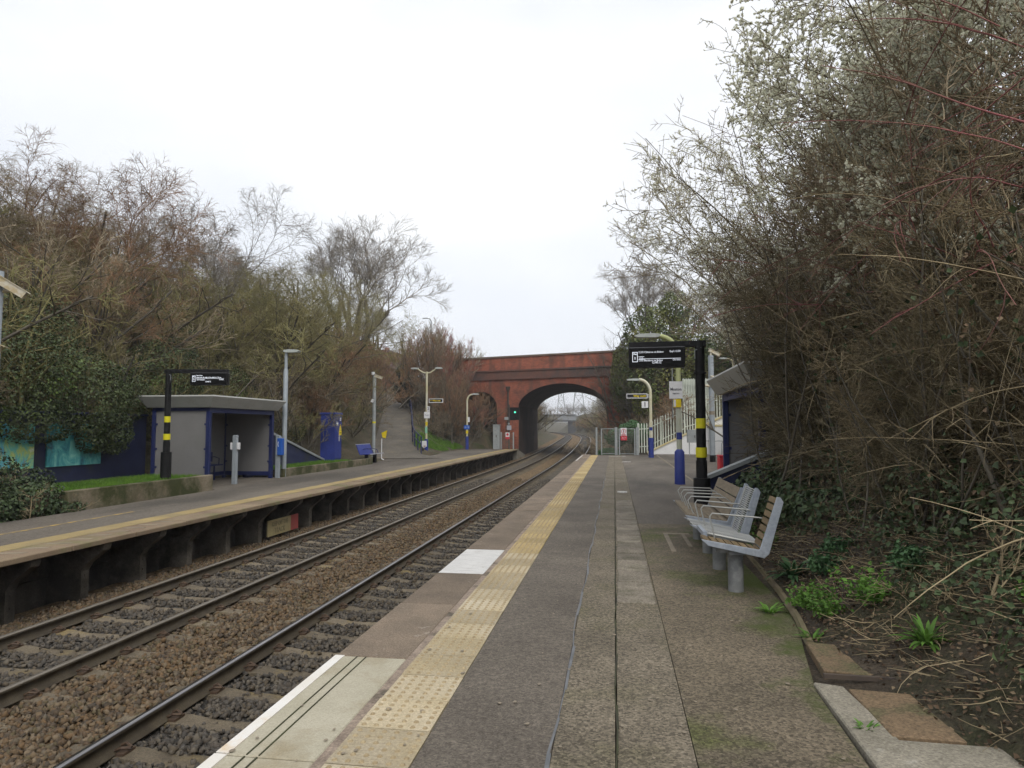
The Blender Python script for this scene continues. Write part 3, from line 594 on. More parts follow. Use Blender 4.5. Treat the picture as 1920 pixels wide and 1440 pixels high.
# markings
def mark(name, x0, x1, y0, y1, m_): b = MB(); b.box(x0, x1, y0, y1, -0.01, 0.0045); return b.build(name, m_, npf)
mark('white_mark', 0.06, 0.30, 17.35, 17.75, 'white_line'); mark('white_mark', 0.35, 0.75, 33.0, 33.4, 'white_line')
mark('white_mark', -0.35, 0.62, 39.5, 39.75, 'white_line'); mark('white_mark', -1.93, -1.85, 34, 40.8, 'white_line')
b = MB(); b.prism([(2.282, 11.9), (2.31, 11.9), (2.445, 41.6), (2.424, 41.6)], 'z', -0.02, 0.003); b.prism([(2.312, 11.9), (2.338, 11.9), (2.498, 41.6), (2.47, 41.6)], 'z', -0.02, 0.003)
b.build('drain_line', 'buff_line', npf)
# lighter rectangle of worn bench footings
for (x0, x1, y0, y1) in ((0.72, 1.10, 10.72, 10.80), (0.72, 0.78, 9.2, 10.7), (0.98, 1.03, 9.6, 10.7)): mark('footing_scar', x0, x1, y0, y1, 'buff_line')

# timber edging, concrete surround and access covers at the back of the platform
b = MB(); e = [(1.58, 7.2), (1.60, 9.0), (1.64, 11.7)]
b.tube([(1.42, 5.45, 0.0), (1.50, 6.1, 0.015), (1.565, 7.0, 0.02), (1.60, 8.0, 0.02), (1.63, 9.2, 0.02), (1.66, 11.7, 0.02)], 0.035, 6)
tag(b.build('timber_edging', 'timber_edge', None), 'rounded mossy timber edging between platform and soil', 'edging')
sr_ = thing('concrete_surround', 'L-shaped pale concrete surround with a rusty access cover beside the soil', 'concrete slab', (0, 0, 0))
b = MB(); b.prism([(1.19, 2.2), (2.4, 2.2), (2.4, 3.80), (1.42, 3.83), (1.375, 4.55), (1.21, 4.60)], 'z', -0.08, 0.022); b.build('slab', 'concrete_pale', sr_, bevel=0.008)
b = MB(); b.prism([(1.395, 3.86), (1.74, 3.84), (1.72, 4.46), (1.385, 4.50)], 'z', -0.06, 0.028); b.build('access_cover', 'cover_rust', sr_, bevel=0.006)
b = MB(); b.prism([(1.33, 4.80), (1.85, 4.72), (1.84, 5.30), (1.38, 5.42)], 'z', -0.05, 0.03)
tag(b.build('brown_slab', 'cover_rust', None, bevel=0.006), 'broken brown slab half covered by soil behind the metal bar', 'slab')
b = MB(); b.box(0, 0.50, -0.012, 0.012, 0.0, 0.028)
o = b.build('metal_bar', 'iron', None, loc=(1.30, 4.70, 0.015)); o.rotation_euler = (0, 0, R(-2)); tag(o, 'short dark metal bar lying between the rusty cover and the brown slab', 'metal bar')

# ------------------------------------------------------------------ far platform
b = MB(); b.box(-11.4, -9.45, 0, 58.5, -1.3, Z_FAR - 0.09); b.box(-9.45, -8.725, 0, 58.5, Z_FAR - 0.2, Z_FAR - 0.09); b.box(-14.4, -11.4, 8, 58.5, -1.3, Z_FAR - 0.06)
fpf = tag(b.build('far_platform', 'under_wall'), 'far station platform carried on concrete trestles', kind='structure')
y = 1.0
while y < 58:
    b = MB(); b.box(-8.72, -8.15, y + 0.006, y + 1.394, Z_FAR - 0.085, Z_FAR + rnd.uniform(-0.004, 0.004)); b.build('coping_slab', 'coping_far', fpf, bevel=0.012); y += 1.4
b = MB(); b.box(-0.205, 0.205, -0.299, 0.299, -0.05, 0.0); TFM = b.mesh('tactile_slab'); TFM.materials.append(M['tactile_far'])
y = 1.3
while y < 57.8: inst('tactile_slab', TFM, fpf, (-8.985, y, Z_FAR + 0.004)); y += 0.6
def sheetf(name, poly, z, m_): bb = MB(); bb.prism(poly, 'z', z - 0.04, z); return bb.build(name, m_, fpf)
sheetf('asphalt', [(-8.726, 1), (-8.726, 58.4), (-8.775, 58.4), (-8.775, 1)], Z_FAR, 'coping_far')
sheetf('asphalt', [(-9.195, 1), (-9.195, 58.4), (-11.46, 58.4), (-11.46, 1)], Z_FAR, 'asphalt_far')
sheetf('asphalt', [(-11.465, 18.5), (-11.465, 58.4), (-12.72, 58.4), (-12.72, 41.6), (-13.3, 36.0), (-13.3, 23.2), (-14.1, 23.2), (-14.1, 18.5)], Z_FAR, 'asphalt_far')
bb = MB(); bb.box(-10.24, -10.16, 6.0, 13.4, Z_FAR - 0.01, Z_FAR + 0.004); bb.build('faded_line', 'yellow_line', fpf)
bb = MB()
for i in range(9): bb.prism([(-8.68, 8.6 + i * 0.42), (-8.68, 8.68 + i * 0.42), (-8.35, 8.80 + i * 0.42), (-8.35, 8.72 + i * 0.42)], 'z', Z_FAR - 0.01, Z_FAR + 0.0065)
bb.build('worn_lettering', 'buff_line', fpf)
# end ramp of the far platform
b = MB(); b.prism([(58.5, -1.3), (58.5, Z_FAR - 0.01), (63.5, -0.85), (63.5, -1.3)], 'x', -11.4, -8.3); b.build('end_ramp', 'concrete', fpf)
# trestles and wall panels
b = MB(); b.prism([(-9.44, -1.32), (-8.60, -1.32), (-8.60, -0.72), (-8.52, -0.60), (-8.22, -0.37), (-8.20, -0.275), (-8.70, -0.275), (-8.72, -0.385), (-9.44, -0.385)], 'y', -0.085, 0.085)
b.box(-8.598, -8.585, -0.02, 0.02, -1.0, -0.96); b.box(-8.598, -8.585, -0.02, 0.02, -0.82, -0.78)
TRM = b.mesh('trestle'); TRM.materials.append(M['trestle'])
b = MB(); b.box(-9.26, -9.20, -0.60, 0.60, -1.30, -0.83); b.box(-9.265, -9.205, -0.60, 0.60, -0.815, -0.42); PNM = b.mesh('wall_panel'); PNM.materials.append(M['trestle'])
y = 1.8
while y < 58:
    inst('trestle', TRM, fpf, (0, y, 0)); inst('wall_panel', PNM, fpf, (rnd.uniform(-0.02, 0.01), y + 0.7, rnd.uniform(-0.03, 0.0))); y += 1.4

# ------------------------------------------------------------------ ramp path up the left bank
segs = []
for a, bb_ in zip(PATH[:-1], PATH[1:]):
    for t in np.linspace(0, 1, 12, endpoint=False): segs.append(a + (bb_ - a) * t)
segs.append(PATH[-1]); segs = np.array(segs); dirs = np.gradient(segs, axis=0); nrm = np.stack([dirs[:, 1], -dirs[:, 0]], -1); nrm /= np.linalg.norm(nrm, axis=1)[:, None]
wid = np.interp(np.arange(len(segs)), [0, 3, 12, 60], [2.5, 1.35, 1.25, 1.2])
V = []; Fq = []
for i in range(len(segs)):
    for s in (-1, -0.5, 0, 0.5, 1): V.append((segs[i, 0] + nrm[i, 0] * wid[i] * s, segs[i, 1] + nrm[i, 1] * wid[i] * s, segs[i, 2] + 0.02))
for i in range(len(segs) - 1):
    for k in range(4): a = 5 * i + k; Fq.append((a, a + 1, a + 6, a + 5))
tag(link(bpy.data.objects.new('path', np_mesh('path', np.array(V), np.array(Fq), 'path'))), 'grey asphalt ramp climbing the left bank', kind='structure')
# handrail along the ramp's right side
hr = thing('handrail', 'dark blue tubular handrail climbing beside the asphalt ramp', 'handrail', (0, 0, 0))
hp = [(segs[i, 0] + nrm[i, 0] * (wid[i] * 1.0 + 0.05), segs[i, 1] + nrm[i, 1] * (wid[i] * 1.0 + 0.05), segs[i, 2]) for i in range(4, 50, 3)]
for zz in (1.0, 0.55): b = MB(); b.tube([(x, y_, z + zz) for x, y_, z in hp], 0.035, 6); b.build('rail_bar', 'blue_frame', hr)
for x, y_, z in hp: b = MB(); b.tube([(x, y_, z - 0.3), (x, y_, z + 1.03)], 0.038, 6); b.build('post', 'blue_frame', hr)
x, y_, z = hp[-1]; b = MB(); b.tube([(x, y_, z + 1.0), (x - 3.0, y_ - 0.6, z + 1.1)], 0.04, 6); b.build('cross_bar', 'galv_dull', hr)

# ------------------------------------------------------------------ brick road bridge (skewed), arch over the line
bridge = thing('brick_bridge', 'red brick road bridge with a wide arch over the railway', 'bridge', (-0.66, 60.4, 0), R(180) - math.atan2(0.314, 0.949))
# local x runs along the face to the left and away, local y points towards the camera's back ; far side = -y side -> use sheared depth
UX = Vector((-0.949, 0.314, 0)); 
ang = math.atan2(UX.y, UX.x); bridge.rotation_euler = (0, 0, ang)
# track direction (0,1) in local coordinates
TDX, TDY = math.cos(-ang) * 0 - math.sin(-ang) * 1, math.sin(-ang) * 0 + math.cos(-ang) * 1
DEPTH = 16.0
SPAN, RISE, SPR = 8.6, 1.95, 3.72
def arch_z(x):
    if 0 < x < SPAN:
        t = (x - SPAN / 2) / (SPAN / 2); return SPR + RISE * (1 - abs(t) ** 2.0) ** (1 / 1.65)
    if 10.9 < x < 14.5:
        t = (x - 12.7) / 1.8; return 3.5 + 1.6 * math.sqrt(max(0, 1 - t * t))
    return None
xs = sorted(set([-14, -8, -4, -2, -1, -0.001, 0.001, SPAN - 0.001, SPAN + 0.001, 9.5, 10.899, 10.901, 14.499, 14.501, 16, 19] + [SPAN * (1 - math.cos(PI * i / 40)) / 2 for i in range(1, 40)] + [10.9 + 3.6 * (1 - math.cos(PI * i / 20)) / 2 for i in range(1, 20)]))
ZB, ZS = -1.6, 6.18
b = MB(); b2 = MB(); vb = MB()
def shear(x, d, z): return (x + TDX * d, TDY * d, z)
for x0, x1 in zip(xs[:-1], xs[1:]):
    if x1 - x0 < 0.01: continue
    a0, a1 = arch_z(x0 + 1e-4 if arch_z(x0) is None else x0), arch_z(x1 - 1e-4 if arch_z(x1) is None else x1)
    mid = arch_z((x0 + x1) / 2)
    if mid is None: z0 = z1 = ZB
    else: z0, z1 = a0 if a0 else SPR, a1 if a1 else SPR
    for d, bq in ((0, b), (DEPTH, b2)): bq.add([shear(x0, d, z0), shear(x1, d, z1), shear(x1, d, ZS), shear(x0, d, ZS)], [(0, 1, 2, 3)])
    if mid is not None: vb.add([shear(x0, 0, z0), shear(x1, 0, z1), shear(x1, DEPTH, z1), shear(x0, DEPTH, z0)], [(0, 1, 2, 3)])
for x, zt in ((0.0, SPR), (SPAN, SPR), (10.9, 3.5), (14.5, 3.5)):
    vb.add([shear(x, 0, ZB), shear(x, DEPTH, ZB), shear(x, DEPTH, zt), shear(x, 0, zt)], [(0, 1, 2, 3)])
b.build('wall', 'brick_red', bridge); b2.build('wall', 'brick_red', bridge); vb.build('vault', 'brick_dark', bridge)
def band(name, z0, z1, proud, m_, x0=-14, x1=19, d0=0.0):
    b = MB(); v = []
    for z in (z0, z1):
        for x, d in ((x0, d0 - proud), (x1, d0 - proud), (x1, d0 + 0.45), (x0, d0 + 0.45)): v.append(shear(x, d, z))
    b.add(v, [(0, 3, 2, 1), (4, 5, 6, 7), (0, 1, 5, 4), (1, 2, 6, 5), (2, 3, 7, 6), (3, 0, 4, 7)])
    return b.build(name, m_, bridge)
for d0 in (0.0, DEPTH - 0.45):
    band('string_course', 6.185, 6.36, 0.14, 'brick_band', d0=d0); band('frieze', 6.365, 6.95, 0.04, 'brick_band', d0=d0)
    band('string_course', 6.955, 7.10, 0.12, 'brick_band', d0=d0); band('parapet', 7.105, 8.26, 0.02, 'brick_red', d0=d0); band('coping', 8.265, 8.42, 0.10, 'stone_coping', d0=d0)
b = MB(); b.add([shear(-14, 0.5, 6.9), shear(19, 0.5, 6.9), shear(19, DEPTH - 0.5, 6.9), shear(-14, DEPTH - 0.5, 6.9)], [(0, 1, 2, 3)]); b.build('road_deck', 'asphalt_dark', bridge)
# arch ring, one course proud
b = MB(); ax = [SPAN * (1 - math.cos(PI * i / 36)) / 2 for i in range(37)]
for x0, x1 in zip(ax[:-1], ax[1:]):
    z0 = arch_z(x0) or SPR; z1 = arch_z(x1) or SPR
    def outp(x, z):
        k = 0.55 / math.hypot(x - SPAN / 2, (z - SPR + 2.0) * 1.2); return x + (x - SPAN / 2) * k, z + (z - SPR + 2.0) * 1.2 * k
    o0, o1 = outp(x0, z0), outp(x1, z1)
    v = [shear(x0, -0.03, z0), shear(x1, -0.03, z1), shear(o1[0], -0.03, o1[1]), shear(o0[0], -0.03, o0[1]), shear(x0, 0.02, z0 - 0.001), shear(x1, 0.02, z1 - 0.001), shear(o1[0], 0.02, o1[1]), shear(o0[0], 0.02, o0[1])]
    b.add(v, [(0, 1, 2, 3), (4, 7, 6, 5), (0, 4, 5, 1), (2, 6, 7, 3)])
b.build('arch_ring', 'brick_red', bridge)
b = MB(); b.tube([shear(9.7, -0.10, 1.5), shear(9.7, -0.10, 5.1)], 0.09, 8); b.tube([shear(9.7, -0.14, 5.05), shear(9.7, -0.14, 5.5)], [0.12, 0.24], 8); b.build('downpipe', 'iron', bridge)

# ------------------------------------------------------------------ shelters
def shelter(name, label, xf, xb, y0, y1, zf, zt, flip):
    """xf = front plane, xb = back plane; opening faces the tracks"""
    t = thing(name, label, 'shelter', ((xf + xb) / 2, (y0 + y1) / 2, zf), group='platform shelters')
    hx = abs(xf - xb) / 2; hy = (y1 - y0) / 2; h = zt - zf; s = 1 if xf > xb else -1   # local front at +s*hx
    def bx(b, xa, xb_, *r): b.box(min(xa, xb_), max(xa, xb_), *r)
    for sx in (1, -1):
        for sy in (1, -1):
            b = MB(); x = s * sx * hx; bx(b, x - 0.06, x + 0.06, sy * hy - 0.06, sy * hy + 0.06, 0, h); b.build('corner_post', 'blue_frame', t, bevel=0.006)
    b = MB(); bx(b, s * hx - 0.055, s * hx + 0.055, -hy + 0.06, hy - 0.06, h - 0.15, h); b.build('front_beam', 'blue_frame', t)
    for sy in (1, -1):
        b = MB(); b.box(-hx + 0.06, hx - 0.06, sy * hy - 0.05, sy * hy + 0.05, h - 0.10, h); b.build('side_beam', 'blue_frame', t)
        b = MB(); b.box(-hx + 0.06, hx - 0.06, sy * hy - 0.04, sy * hy + 0.04, 0.10, 0.24); b.build('bottom_rail', 'blue_frame', t)
        b = MB(); b.box(-hx + 0.06, hx - 0.06, sy * hy - 0.02, sy * hy + 0.02, 0.24, h - 0.10); b.build('side_panel', 'shelter_panel', t)
        b = MB()
        for zz in (0.6, 1.15, 1.9):
            for xx in (-hx + 0.09, hx - 0.09): b.box(xx - 0.025, xx + 0.025, sy * hy - 0.05, sy * hy + 0.05, zz - 0.03, zz + 0.03)
        b.build('panel_bracket', 'blue_frame', t)
    b = MB(); bx(b, -s * hx - 0.04, -s * hx + 0.04, -hy + 0.06, hy - 0.06, 0.10, 0.24); b.build('bottom_rail', 'blue_frame', t)
    n = 4
    for i in range(n):
        ya = -hy + 0.06 + (2 * hy - 0.12) * i / n; yb = -hy + 0.06 + (2 * hy - 0.12) * (i + 1) / n
        b = MB(); bx(b, -s * hx - 0.02, -s * hx + 0.02, ya + 0.01, yb - 0.01, 0.24, h - 0.02); b.build('back_panel', 'shelter_panel', t)
        if i: b = MB(); bx(b, -s * hx + 0.02, -s * hx + 0.05, ya - 0.03, ya + 0.03, 0.24, h - 0.02); b.build('back_mullion', 'shelter_panel', t)
    # flared roof fascia
    o1, o2 = 0.16, 0.36
    b = MB(); V = []
    for o, z in ((o1, h + 0.005), (o2, h + 0.33), (o2 - 0.02, h + 0.37)):
        V += [(-hx - o, -hy - o, z), (hx + o, -hy - o, z), (hx + o, hy + o, z), (-hx - o, hy + o, z)]
    Fc = [(0, 3, 2, 1), (8, 9, 10, 11)]
    for l in (0, 4):
        for k in range(4): Fc.append((l + k, l + (k + 1) % 4, l + 4 + (k + 1) % 4, l + 4 + k))
    b.add(V, Fc); b.build('roof', 'fascia', t)
    b = MB(); b.box(-0.06, 0.06, -hy + 0.6, hy - 0.6, h - 0.06, h - 0.01); b.build('strip_light', 'white_sign', t)
    # perch bench along the back wall with hoop arms
    b = MB(); xx = -s * (hx - 0.30); bx(b, xx - 0.20, xx + 0.20, -hy + 0.3, hy - 0.9, 0.50, 0.54); bx(b, -s * (hx - 0.07), -s * (hx - 0.10), -hy + 0.3, hy - 0.9, 0.62, 0.95); bs = b.build('seat', 'blue_frame', t)
    b = MB()
    for k in range(4):
        yy = -hy + 0.5 + k * (2 * hy - 1.6) / 3
        b.tube([(xx + s * 0.16, yy, 0.54), (xx + s * 0.17, yy, 0.74), (xx, yy, 0.80), (xx - s * 0.18, yy, 0.78)], 0.015, 5)
        if k in (0, 3): b.tube([(xx, yy, 0), (xx, yy, 0.5)], 0.03, 6)
    b.build('armrest', 'blue_frame', bs)
    return t
shelter('waiting_shelter', 'grey and blue open shelter on the far platform behind the black display pole', -12.2, -14.0, 19.2, 23.06, Z_FAR, 2.23, False)
shelter('waiting_shelter', 'grey and blue open shelter half hidden by the thicket on the near platform', 2.5, 4.1, 12.2, 16.1, 0.0, 2.36, True)

# ------------------------------------------------------------------ left platform: planters, blue walls, murals
def wallbox(name, label, cat, m_, *bx_, bevel=0.012):
    b = MB(); b.box(*bx_); return tag(b.build(name, m_, None, bevel=bevel), label, cat)
pl = thing('planter', 'mossy concrete planter wall holding grass in front of the murals', 'planter', (-11.6, 16, Z_FAR))
b = MB(); b.box(-0.09, 0.09, -2.9, 2.4, -0.2, 0.44); b.build('front_wall', 'planter', pl, bevel=0.015)
b = MB(); b.box(-0.75, -0.09, 2.22, 2.4, -0.2, 0.43); b.build('end_wall', 'planter', pl, bevel=0.015)
b = MB(); b.box(-2.8, -0.09, -2.9, 2.22, -0.2, 0.36); b.build('soil', 'soil', pl)
pl2 = thing('planter', 'low mossy planter wall between the shelter and the blue bench', 'planter', (-12.05, 28.5, Z_FAR))
b = MB(); b.box(-0.08, 0.08, -4.9, 4.4, -0.1, 0.30); b.build('front_wall', 'planter', pl2, bevel=0.015)
b = MB(); b.box(-1.5, -0.08, -4.9, 4.4, -0.1, 0.26); b.build('soil', 'soil', pl2)
mw = thing('blue_wall', 'dark navy retaining wall behind the murals', 'wall', (-14.5, 14.5, Z_FAR))
b = MB(); b.box(-0.25, 0.0, -7, 5.0, -0.2, 2.15); b.build('wall', 'navy_wall', mw, bevel=0.01)
b = MB(); b.box(-0.3, 0.06, -7, 5.0, 2.152, 2.22); b.build('coping', 'blue_frame', mw)
for y0, y1, m_, lab in ((12.7, 15.28, 'mural_garden', 'painted panel of blue, yellow and green shapes on the navy wall'), (15.68, 17.55, 'mural_teal', 'teal painted panel overhung by ivy on the navy wall')):
    b = MB(); b.box(-14.49, -14.45, y0, y1, 0.60, 1.72); tag(b.build('mural_panel', m_, None), lab, 'mural', 'painted panels on the blue wall')
    # frame is part of the panel
ww = thing('wing_wall', 'dark blue wing wall sloping down from the far shelter', 'wall', (0, 0, 0))
b = MB(); b.prism([(23.2, -0.4), (29.7, -0.4), (29.7, 0.12), (23.2, 1.80)], 'x', -13.35, -13.15); b.build('wall', 'navy_wall', ww)
b = MB(); b.prism([(23.2, 1.803), (29.75, 0.11), (29.75, 0.20), (23.2, 1.89)], 'x', -13.40, -13.10); b.build('coping', 'galv_dull', ww)
ww = thing('wing_wall', 'dark sloping wall with pale coping in front of the near shelter', 'wall', (0, 0, 0))
b = MB(); b.prism([(1.50, -0.1), (4.1, -0.1), (4.1, 1.83), (1.50, 0.73)], 'y', 11.88, 12.05); b.build('wall', 'navy_wall', ww)
b = MB(); b.prism([(1.47, 0.718), (4.1, 1.832), (4.1, 1.90), (1.47, 0.785)], 'y', 11.83, 12.10); b.build('coping', 'galv_dull', ww)

# ------------------------------------------------------------------ departure displays
def display(label, loc, rz, base_z, lines, arm_len, scr_w, flipx):
    t = thing('departure_display', label, 'display', loc, rz, group='departure displays on black poles')
    h = 3.03 - base_z; sx = flipx
    b = MB(); b.tube([(0, 0, 0), (0, 0, 0.80), ], 0.135, 16); b.build('pole_collar', 'black_paint', t, smooth=True)
    b = MB(); b.tube([(0, 0, 0.80), (0, 0, 1.08)], 0.088, 16); b.tube([(0, 0, 1.08), (0, 0, h)], 0.078, 16); b.tube([(0, 0, h * 0.82), (0, 0, h * 0.82 + 0.03)], 0.10, 12); b.build('pole', 'black_paint', t, smooth=True)
    for za, zb in ((1.13, 1.29), (1.60, 1.76)): b = MB(); b.tube([(0, 0, za), (0, 0, zb)], 0.0795 if za > 1.5 else 0.0895, 16); b.build('yellow_band', 'yellow_band', t, smooth=True)
    b = MB(); b.box(min(0.1 * -sx, sx * arm_len), max(0.1 * -sx, sx * arm_len), -0.06, 0.06, h - 0.10, h); b.build('arm', 'black_paint', t, bevel=0.006)
    x1 = sx * arm_len * 1.0; xa, xb = (x1, x1 - sx * scr_w); xl, xr = min(xa, xb), max(xa, xb)
    s = MB(); s.box(xl, xr, -0.12, 0.09, h - 0.43, h - 0.105); sc = s.build('screen_housing', 'black_paint', t, bevel=0.005)
    q = MB(); q.box(xl + 0.02, xr - 0.02, -0.1235, -0.119, h - 0.41, h - 0.125); q.build('screen', 'screen', sc)
    q = MB(); q.box(xl, xr, -0.123, 0.09, h - 0.104, h - 0.098); q.build('trim', 'screen_edge', sc)
    yt = -0.127; zt = h - 0.125; w = xr - xl
    q = MB(); bx0, bx1, bz0, bz1 = xl + 0.06, xl + 0.145, zt - 0.215, zt - 0.05
    for r in ((bx0, bx1, bz0, bz0 + 0.008), (bx0, bx1, bz1 - 0.008, bz1), (bx0, bx0 + 0.008, bz0, bz1), (bx1 - 0.008, bx1, bz0, bz1)): q.box(r[0], r[1], yt, yt + 0.002, r[2], r[3])
    for r in lines['rules']: q.box(xl + r[0] * w, xl + r[1] * w, yt, yt + 0.002, zt - r[2], zt - r[2] + 0.006)
    q.build('screen_rules', 'screen_text', sc)
    text('lettering', 'Plat', 0.038, 'screen_text', sc, ((bx0 + bx1) / 2, yt, zt - 0.085), bold=0.0006)
    text('lettering', lines['plat'], 0.062, 'screen_text', sc, ((bx0 + bx1) / 2, yt, zt - 0.155), bold=0.001)
    for s_, fx, dz, size, al in lines['text']: text('lettering', s_, size, 'screen_text', sc, (xl + fx * w, yt, zt - dz), align=al, width=0.86, bold=0.0)
    q = MB(); q.box(xr - 0.02, xr + 0.012, -0.05, 0.05, h - 0.36, h - 0.12); q.build('speaker', 'black_paint', sc)
    q = MB(); q.tube([(-sx * 0.02, -0.07, h - 0.12), (-sx * -0.08, -0.05, h - 0.16), (-sx * -0.08, -0.05, h - 0.30)], 0.008, 5); q.build('cable', 'galv_dull', t)
    return t
display('large black departure display on a banded pole beside the near benches', (1.39, 11.45, 0), R(-4), 0.0,
        {'plat': '1', 'rules': [(0.19, 0.93, 0.168), (0.175, 0.28, 0.172), (0.175, 0.28, 0.132)],
         'text': [('12:33 Clitheroe via Bolton', 0.175, 0.055, 0.044, 'LEFT'), ("Exp't 12:39", 0.925, 0.05, 0.044, 'RIGHT'), ('13:03 Blackburn via Bolton', 0.175, 0.192, 0.042, 'LEFT'), ('On time', 0.925, 0.188, 0.042, 'RIGHT'), ('12:40:12', 0.5, 0.228, 0.052, 'CENTER'), ('[ | ]', 0.225, 0.148, 0.038, 'CENTER')]}, 1.14, 0.90, -1)
display('small black departure display on a banded pole in the far planter', (-11.92, 16.85, 0.16), R(8), 0.0,
        {'plat': '2', 'rules': [(0.17, 0.93, 0.135)],
         'text': [('Stand clear', 0.175, 0.05, 0.044, 'LEFT'), ('away from the edge of the platform. The ap', 0.175, 0.10, 0.044, 'LEFT'), ('12:57 Rochdale', 0.175, 0.165, 0.042, 'LEFT'), ('On time', 0.925, 0.16, 0.042, 'RIGHT'), ('12:40:12', 0.5, 0.215, 0.052, 'CENTER')]}, 1.62, 0.98, 1)

# ------------------------------------------------------------------ lamp posts and signs
def lamp_head(b, x, y, z, dx, l=0.55):
    s = 1 if dx > 0 else -1
    b.prism([(x, z - 0.03), (x + s * 0.12, z - 0.06), (x + s * l * 0.9, z - 0.05), (x + s * l, z), (x + s * l * 0.8, z + 0.045), (x + s * 0.2, z + 0.06), (x, z + 0.035)], 'y', y - 0.12, y + 0.12)
def arc(x0, z0, x1, z1, y=0, n=7):   # quarter bend from vertical to horizontal
    return [(x0 + (x1 - x0) * (1 - math.cos(PI / 2 * i / n)), y, z0 + (z1 - z0) * math.sin(PI / 2 * i / n)) for i in range(n + 1)]
def plate(name, x0, x1, y, z0, z1, m_, parent, th=0.02, frame=None):
    b = MB(); b.box(x0, x1, y - th / 2, y + th / 2, z0, z1); o = b.build(name, m_, parent)
    if frame:
        f = MB(); w = 0.035
        for r in ((x0 - w, x1 + w, z0 - w, z0), (x0 - w, x1 + w, z1, z1 + w), (x0 - w, x0, z0, z1), (x1, x1 + w, z0, z1)): f.box(r[0], r[1], y - th, y + th, r[2], r[3])
        f.build('frame', frame, o)
    return o
# near: station name post
t = thing('lamp_post', 'blue and white lamp post carrying the station name sign', 'lamp post', (1.84, 20.2, 0), group='platform lamp posts')
b = MB(); b.tube([(0, 0, 0), (0, 0, 0.92), (0, 0, 1.0)], [0.15, 0.14, 0.08], 14); b.build('base_sleeve', 'blue_paint', t, smooth=True)
b = MB(); b.tube([(0, 0, 1.0), (0, 0, 2.35)], 0.078, 12); b.build('lower_pole', 'white_pole', t, smooth=True)
b = MB(); b.tube([(0, 0, 1.28), (0, 0, 1.48)], 0.081, 12); b.build('blue_band', 'blue_paint', t)
b = MB(); b.tube([(0, 0, 2.35), (0, 0, 3.7)] + arc(0, 3.7, -0.55, 4.28), 0.07, 10); b.build('upper_pole', 'green_pole', t, smooth=True)
b = MB(); b.tube([(-0.16, 0.1, 1.9), (-0.16, 0.1, 3.9)], 0.018, 5); b.build('conduit', 'galv_dull', t)
b = MB(); lamp_head(b, -0.5, 0, 4.30, -1, 0.75); b.build('lamp_head', 'lamp_head', t)
s = plate('name_sign', -0.27, 0.10, -0.11, 2.45, 2.95, 'white_sign', t); text('lettering', 'Moston', 0.12, 'sign_ink', s, (-0.085, -0.125, 2.72), bold=0.001, width=0.85); text('lettering', 'Alight here', 0.055, 'sign_ink', s, (-0.085, -0.125, 2.60), width=0.8)
s = plate('warning_plate', -0.16, 0.06, -0.10, 2.20, 2.44, 'sign_yellow', t); plate('pictogram', -0.15, -0.09, -0.113, 2.22, 2.42, 'white_sign', s, 0.004)
# near: way-out post
t = thing('lamp_post', 'cream lamp post with the black way out sign and number 1 plate', 'lamp post', (1.97, 38.2, 0), group='platform lamp posts')
b = MB(); b.tube([(0, 0, 0), (0, 0, 1.08)], 0.145, 12); b.build('base_sleeve', 'blue_paint', t, smooth=True)
b = MB(); b.tube([(0, 0, 1.08), (0, 0, 3.55)] + arc(0, 3.55, -0.62, 4.28), 0.085, 10); b.build('pole', 'cream_pole', t, smooth=True)
b = MB(); b.tube([(0, 0, 1.48), (0, 0, 1.66)], 0.089, 12); b.build('blue_band', 'blue_paint', t)
b = MB(); lamp_head(b, -0.55, 0, 4.28, -1, 0.75); b.build('lamp_head', 'lamp_head', t)
s = plate('direction_sign', -1.26, -0.20, 0.0, 3.28, 3.47, 'sign_black', t, 0.05, 'white_sign'); text('lettering', 'Way out', 0.17, 'sign_yellow', s, (-0.62, -0.04, 3.375), bold=0.004); text('lettering', '\u2192', 0.17, 'sign_yellow', s, (-0.30, -0.04, 3.375), bold=0.004)
b = MB(); b.box(-0.165, 0, -0.02, 0.02, 3.30, 3.34); b.box(-0.165, 0, -0.02, 0.02, 3.41, 3.45); b.build('bracket', 'white_sign', s)
s = plate('number_plate', -0.48, -0.13, -0.05, 2.72, 3.08, 'white_sign', t, 0.03); text('lettering', '1', 0.36, 'sign_ink', s, (-0.305, -0.075, 2.90), bold=0.006)
# far: twin-arm post
t = thing('lamp_post', 'slender twin-arm lamp post with way out and number 2 signs', 'lamp post', (-12.3, 43.9, -0.1), group='platform lamp posts')
b = MB(); b.tube([(0, 0, 0), (0, 0, 1.0)], 0.13, 12); b.build('base_sleeve', 'blue_paint', t, smooth=True)
b = MB(); b.tube([(0, 0, 1.0), (0, 0, 5.45)], 0.07, 10); b.build('pole', 'cream_pole', t, smooth=True)
for s_ in (-1, 1):
    b = MB(); b.tube([(0, 0, 5.35), (s_ * 0.25, 0, 5.40), (s_ * 0.5, 0, 5.55), (s_ * 0.62, 0, 5.66)], 0.045, 8); b.build('arm', 'cream_pole', t)
    b = MB(); lamp_head(b, s_ * 0.58, 0, 5.68, s_, 0.5); b.build('lamp_head', 'lamp_head', t)
s = plate('direction_sign', 0.20, 1.08, 0, 3.42, 3.62, 'sign_black', t, 0.05, 'white_sign'); text('lettering', 'Way out', 0.15, 'sign_yellow', s, (0.68, -0.04, 3.52), bold=0.004); text('lettering', '\u2190', 0.15, 'sign_yellow', s, (0.32, -0.04, 3.52), bold=0.004)
s = plate('number_plate', 0.05, 0.23, -0.06, 2.80, 3.15, 'white_sign', t, 0.03); text('lettering', '2', 0.26, 'sign_ink', s, (0.14, -0.08, 2.98), bold=0.005)
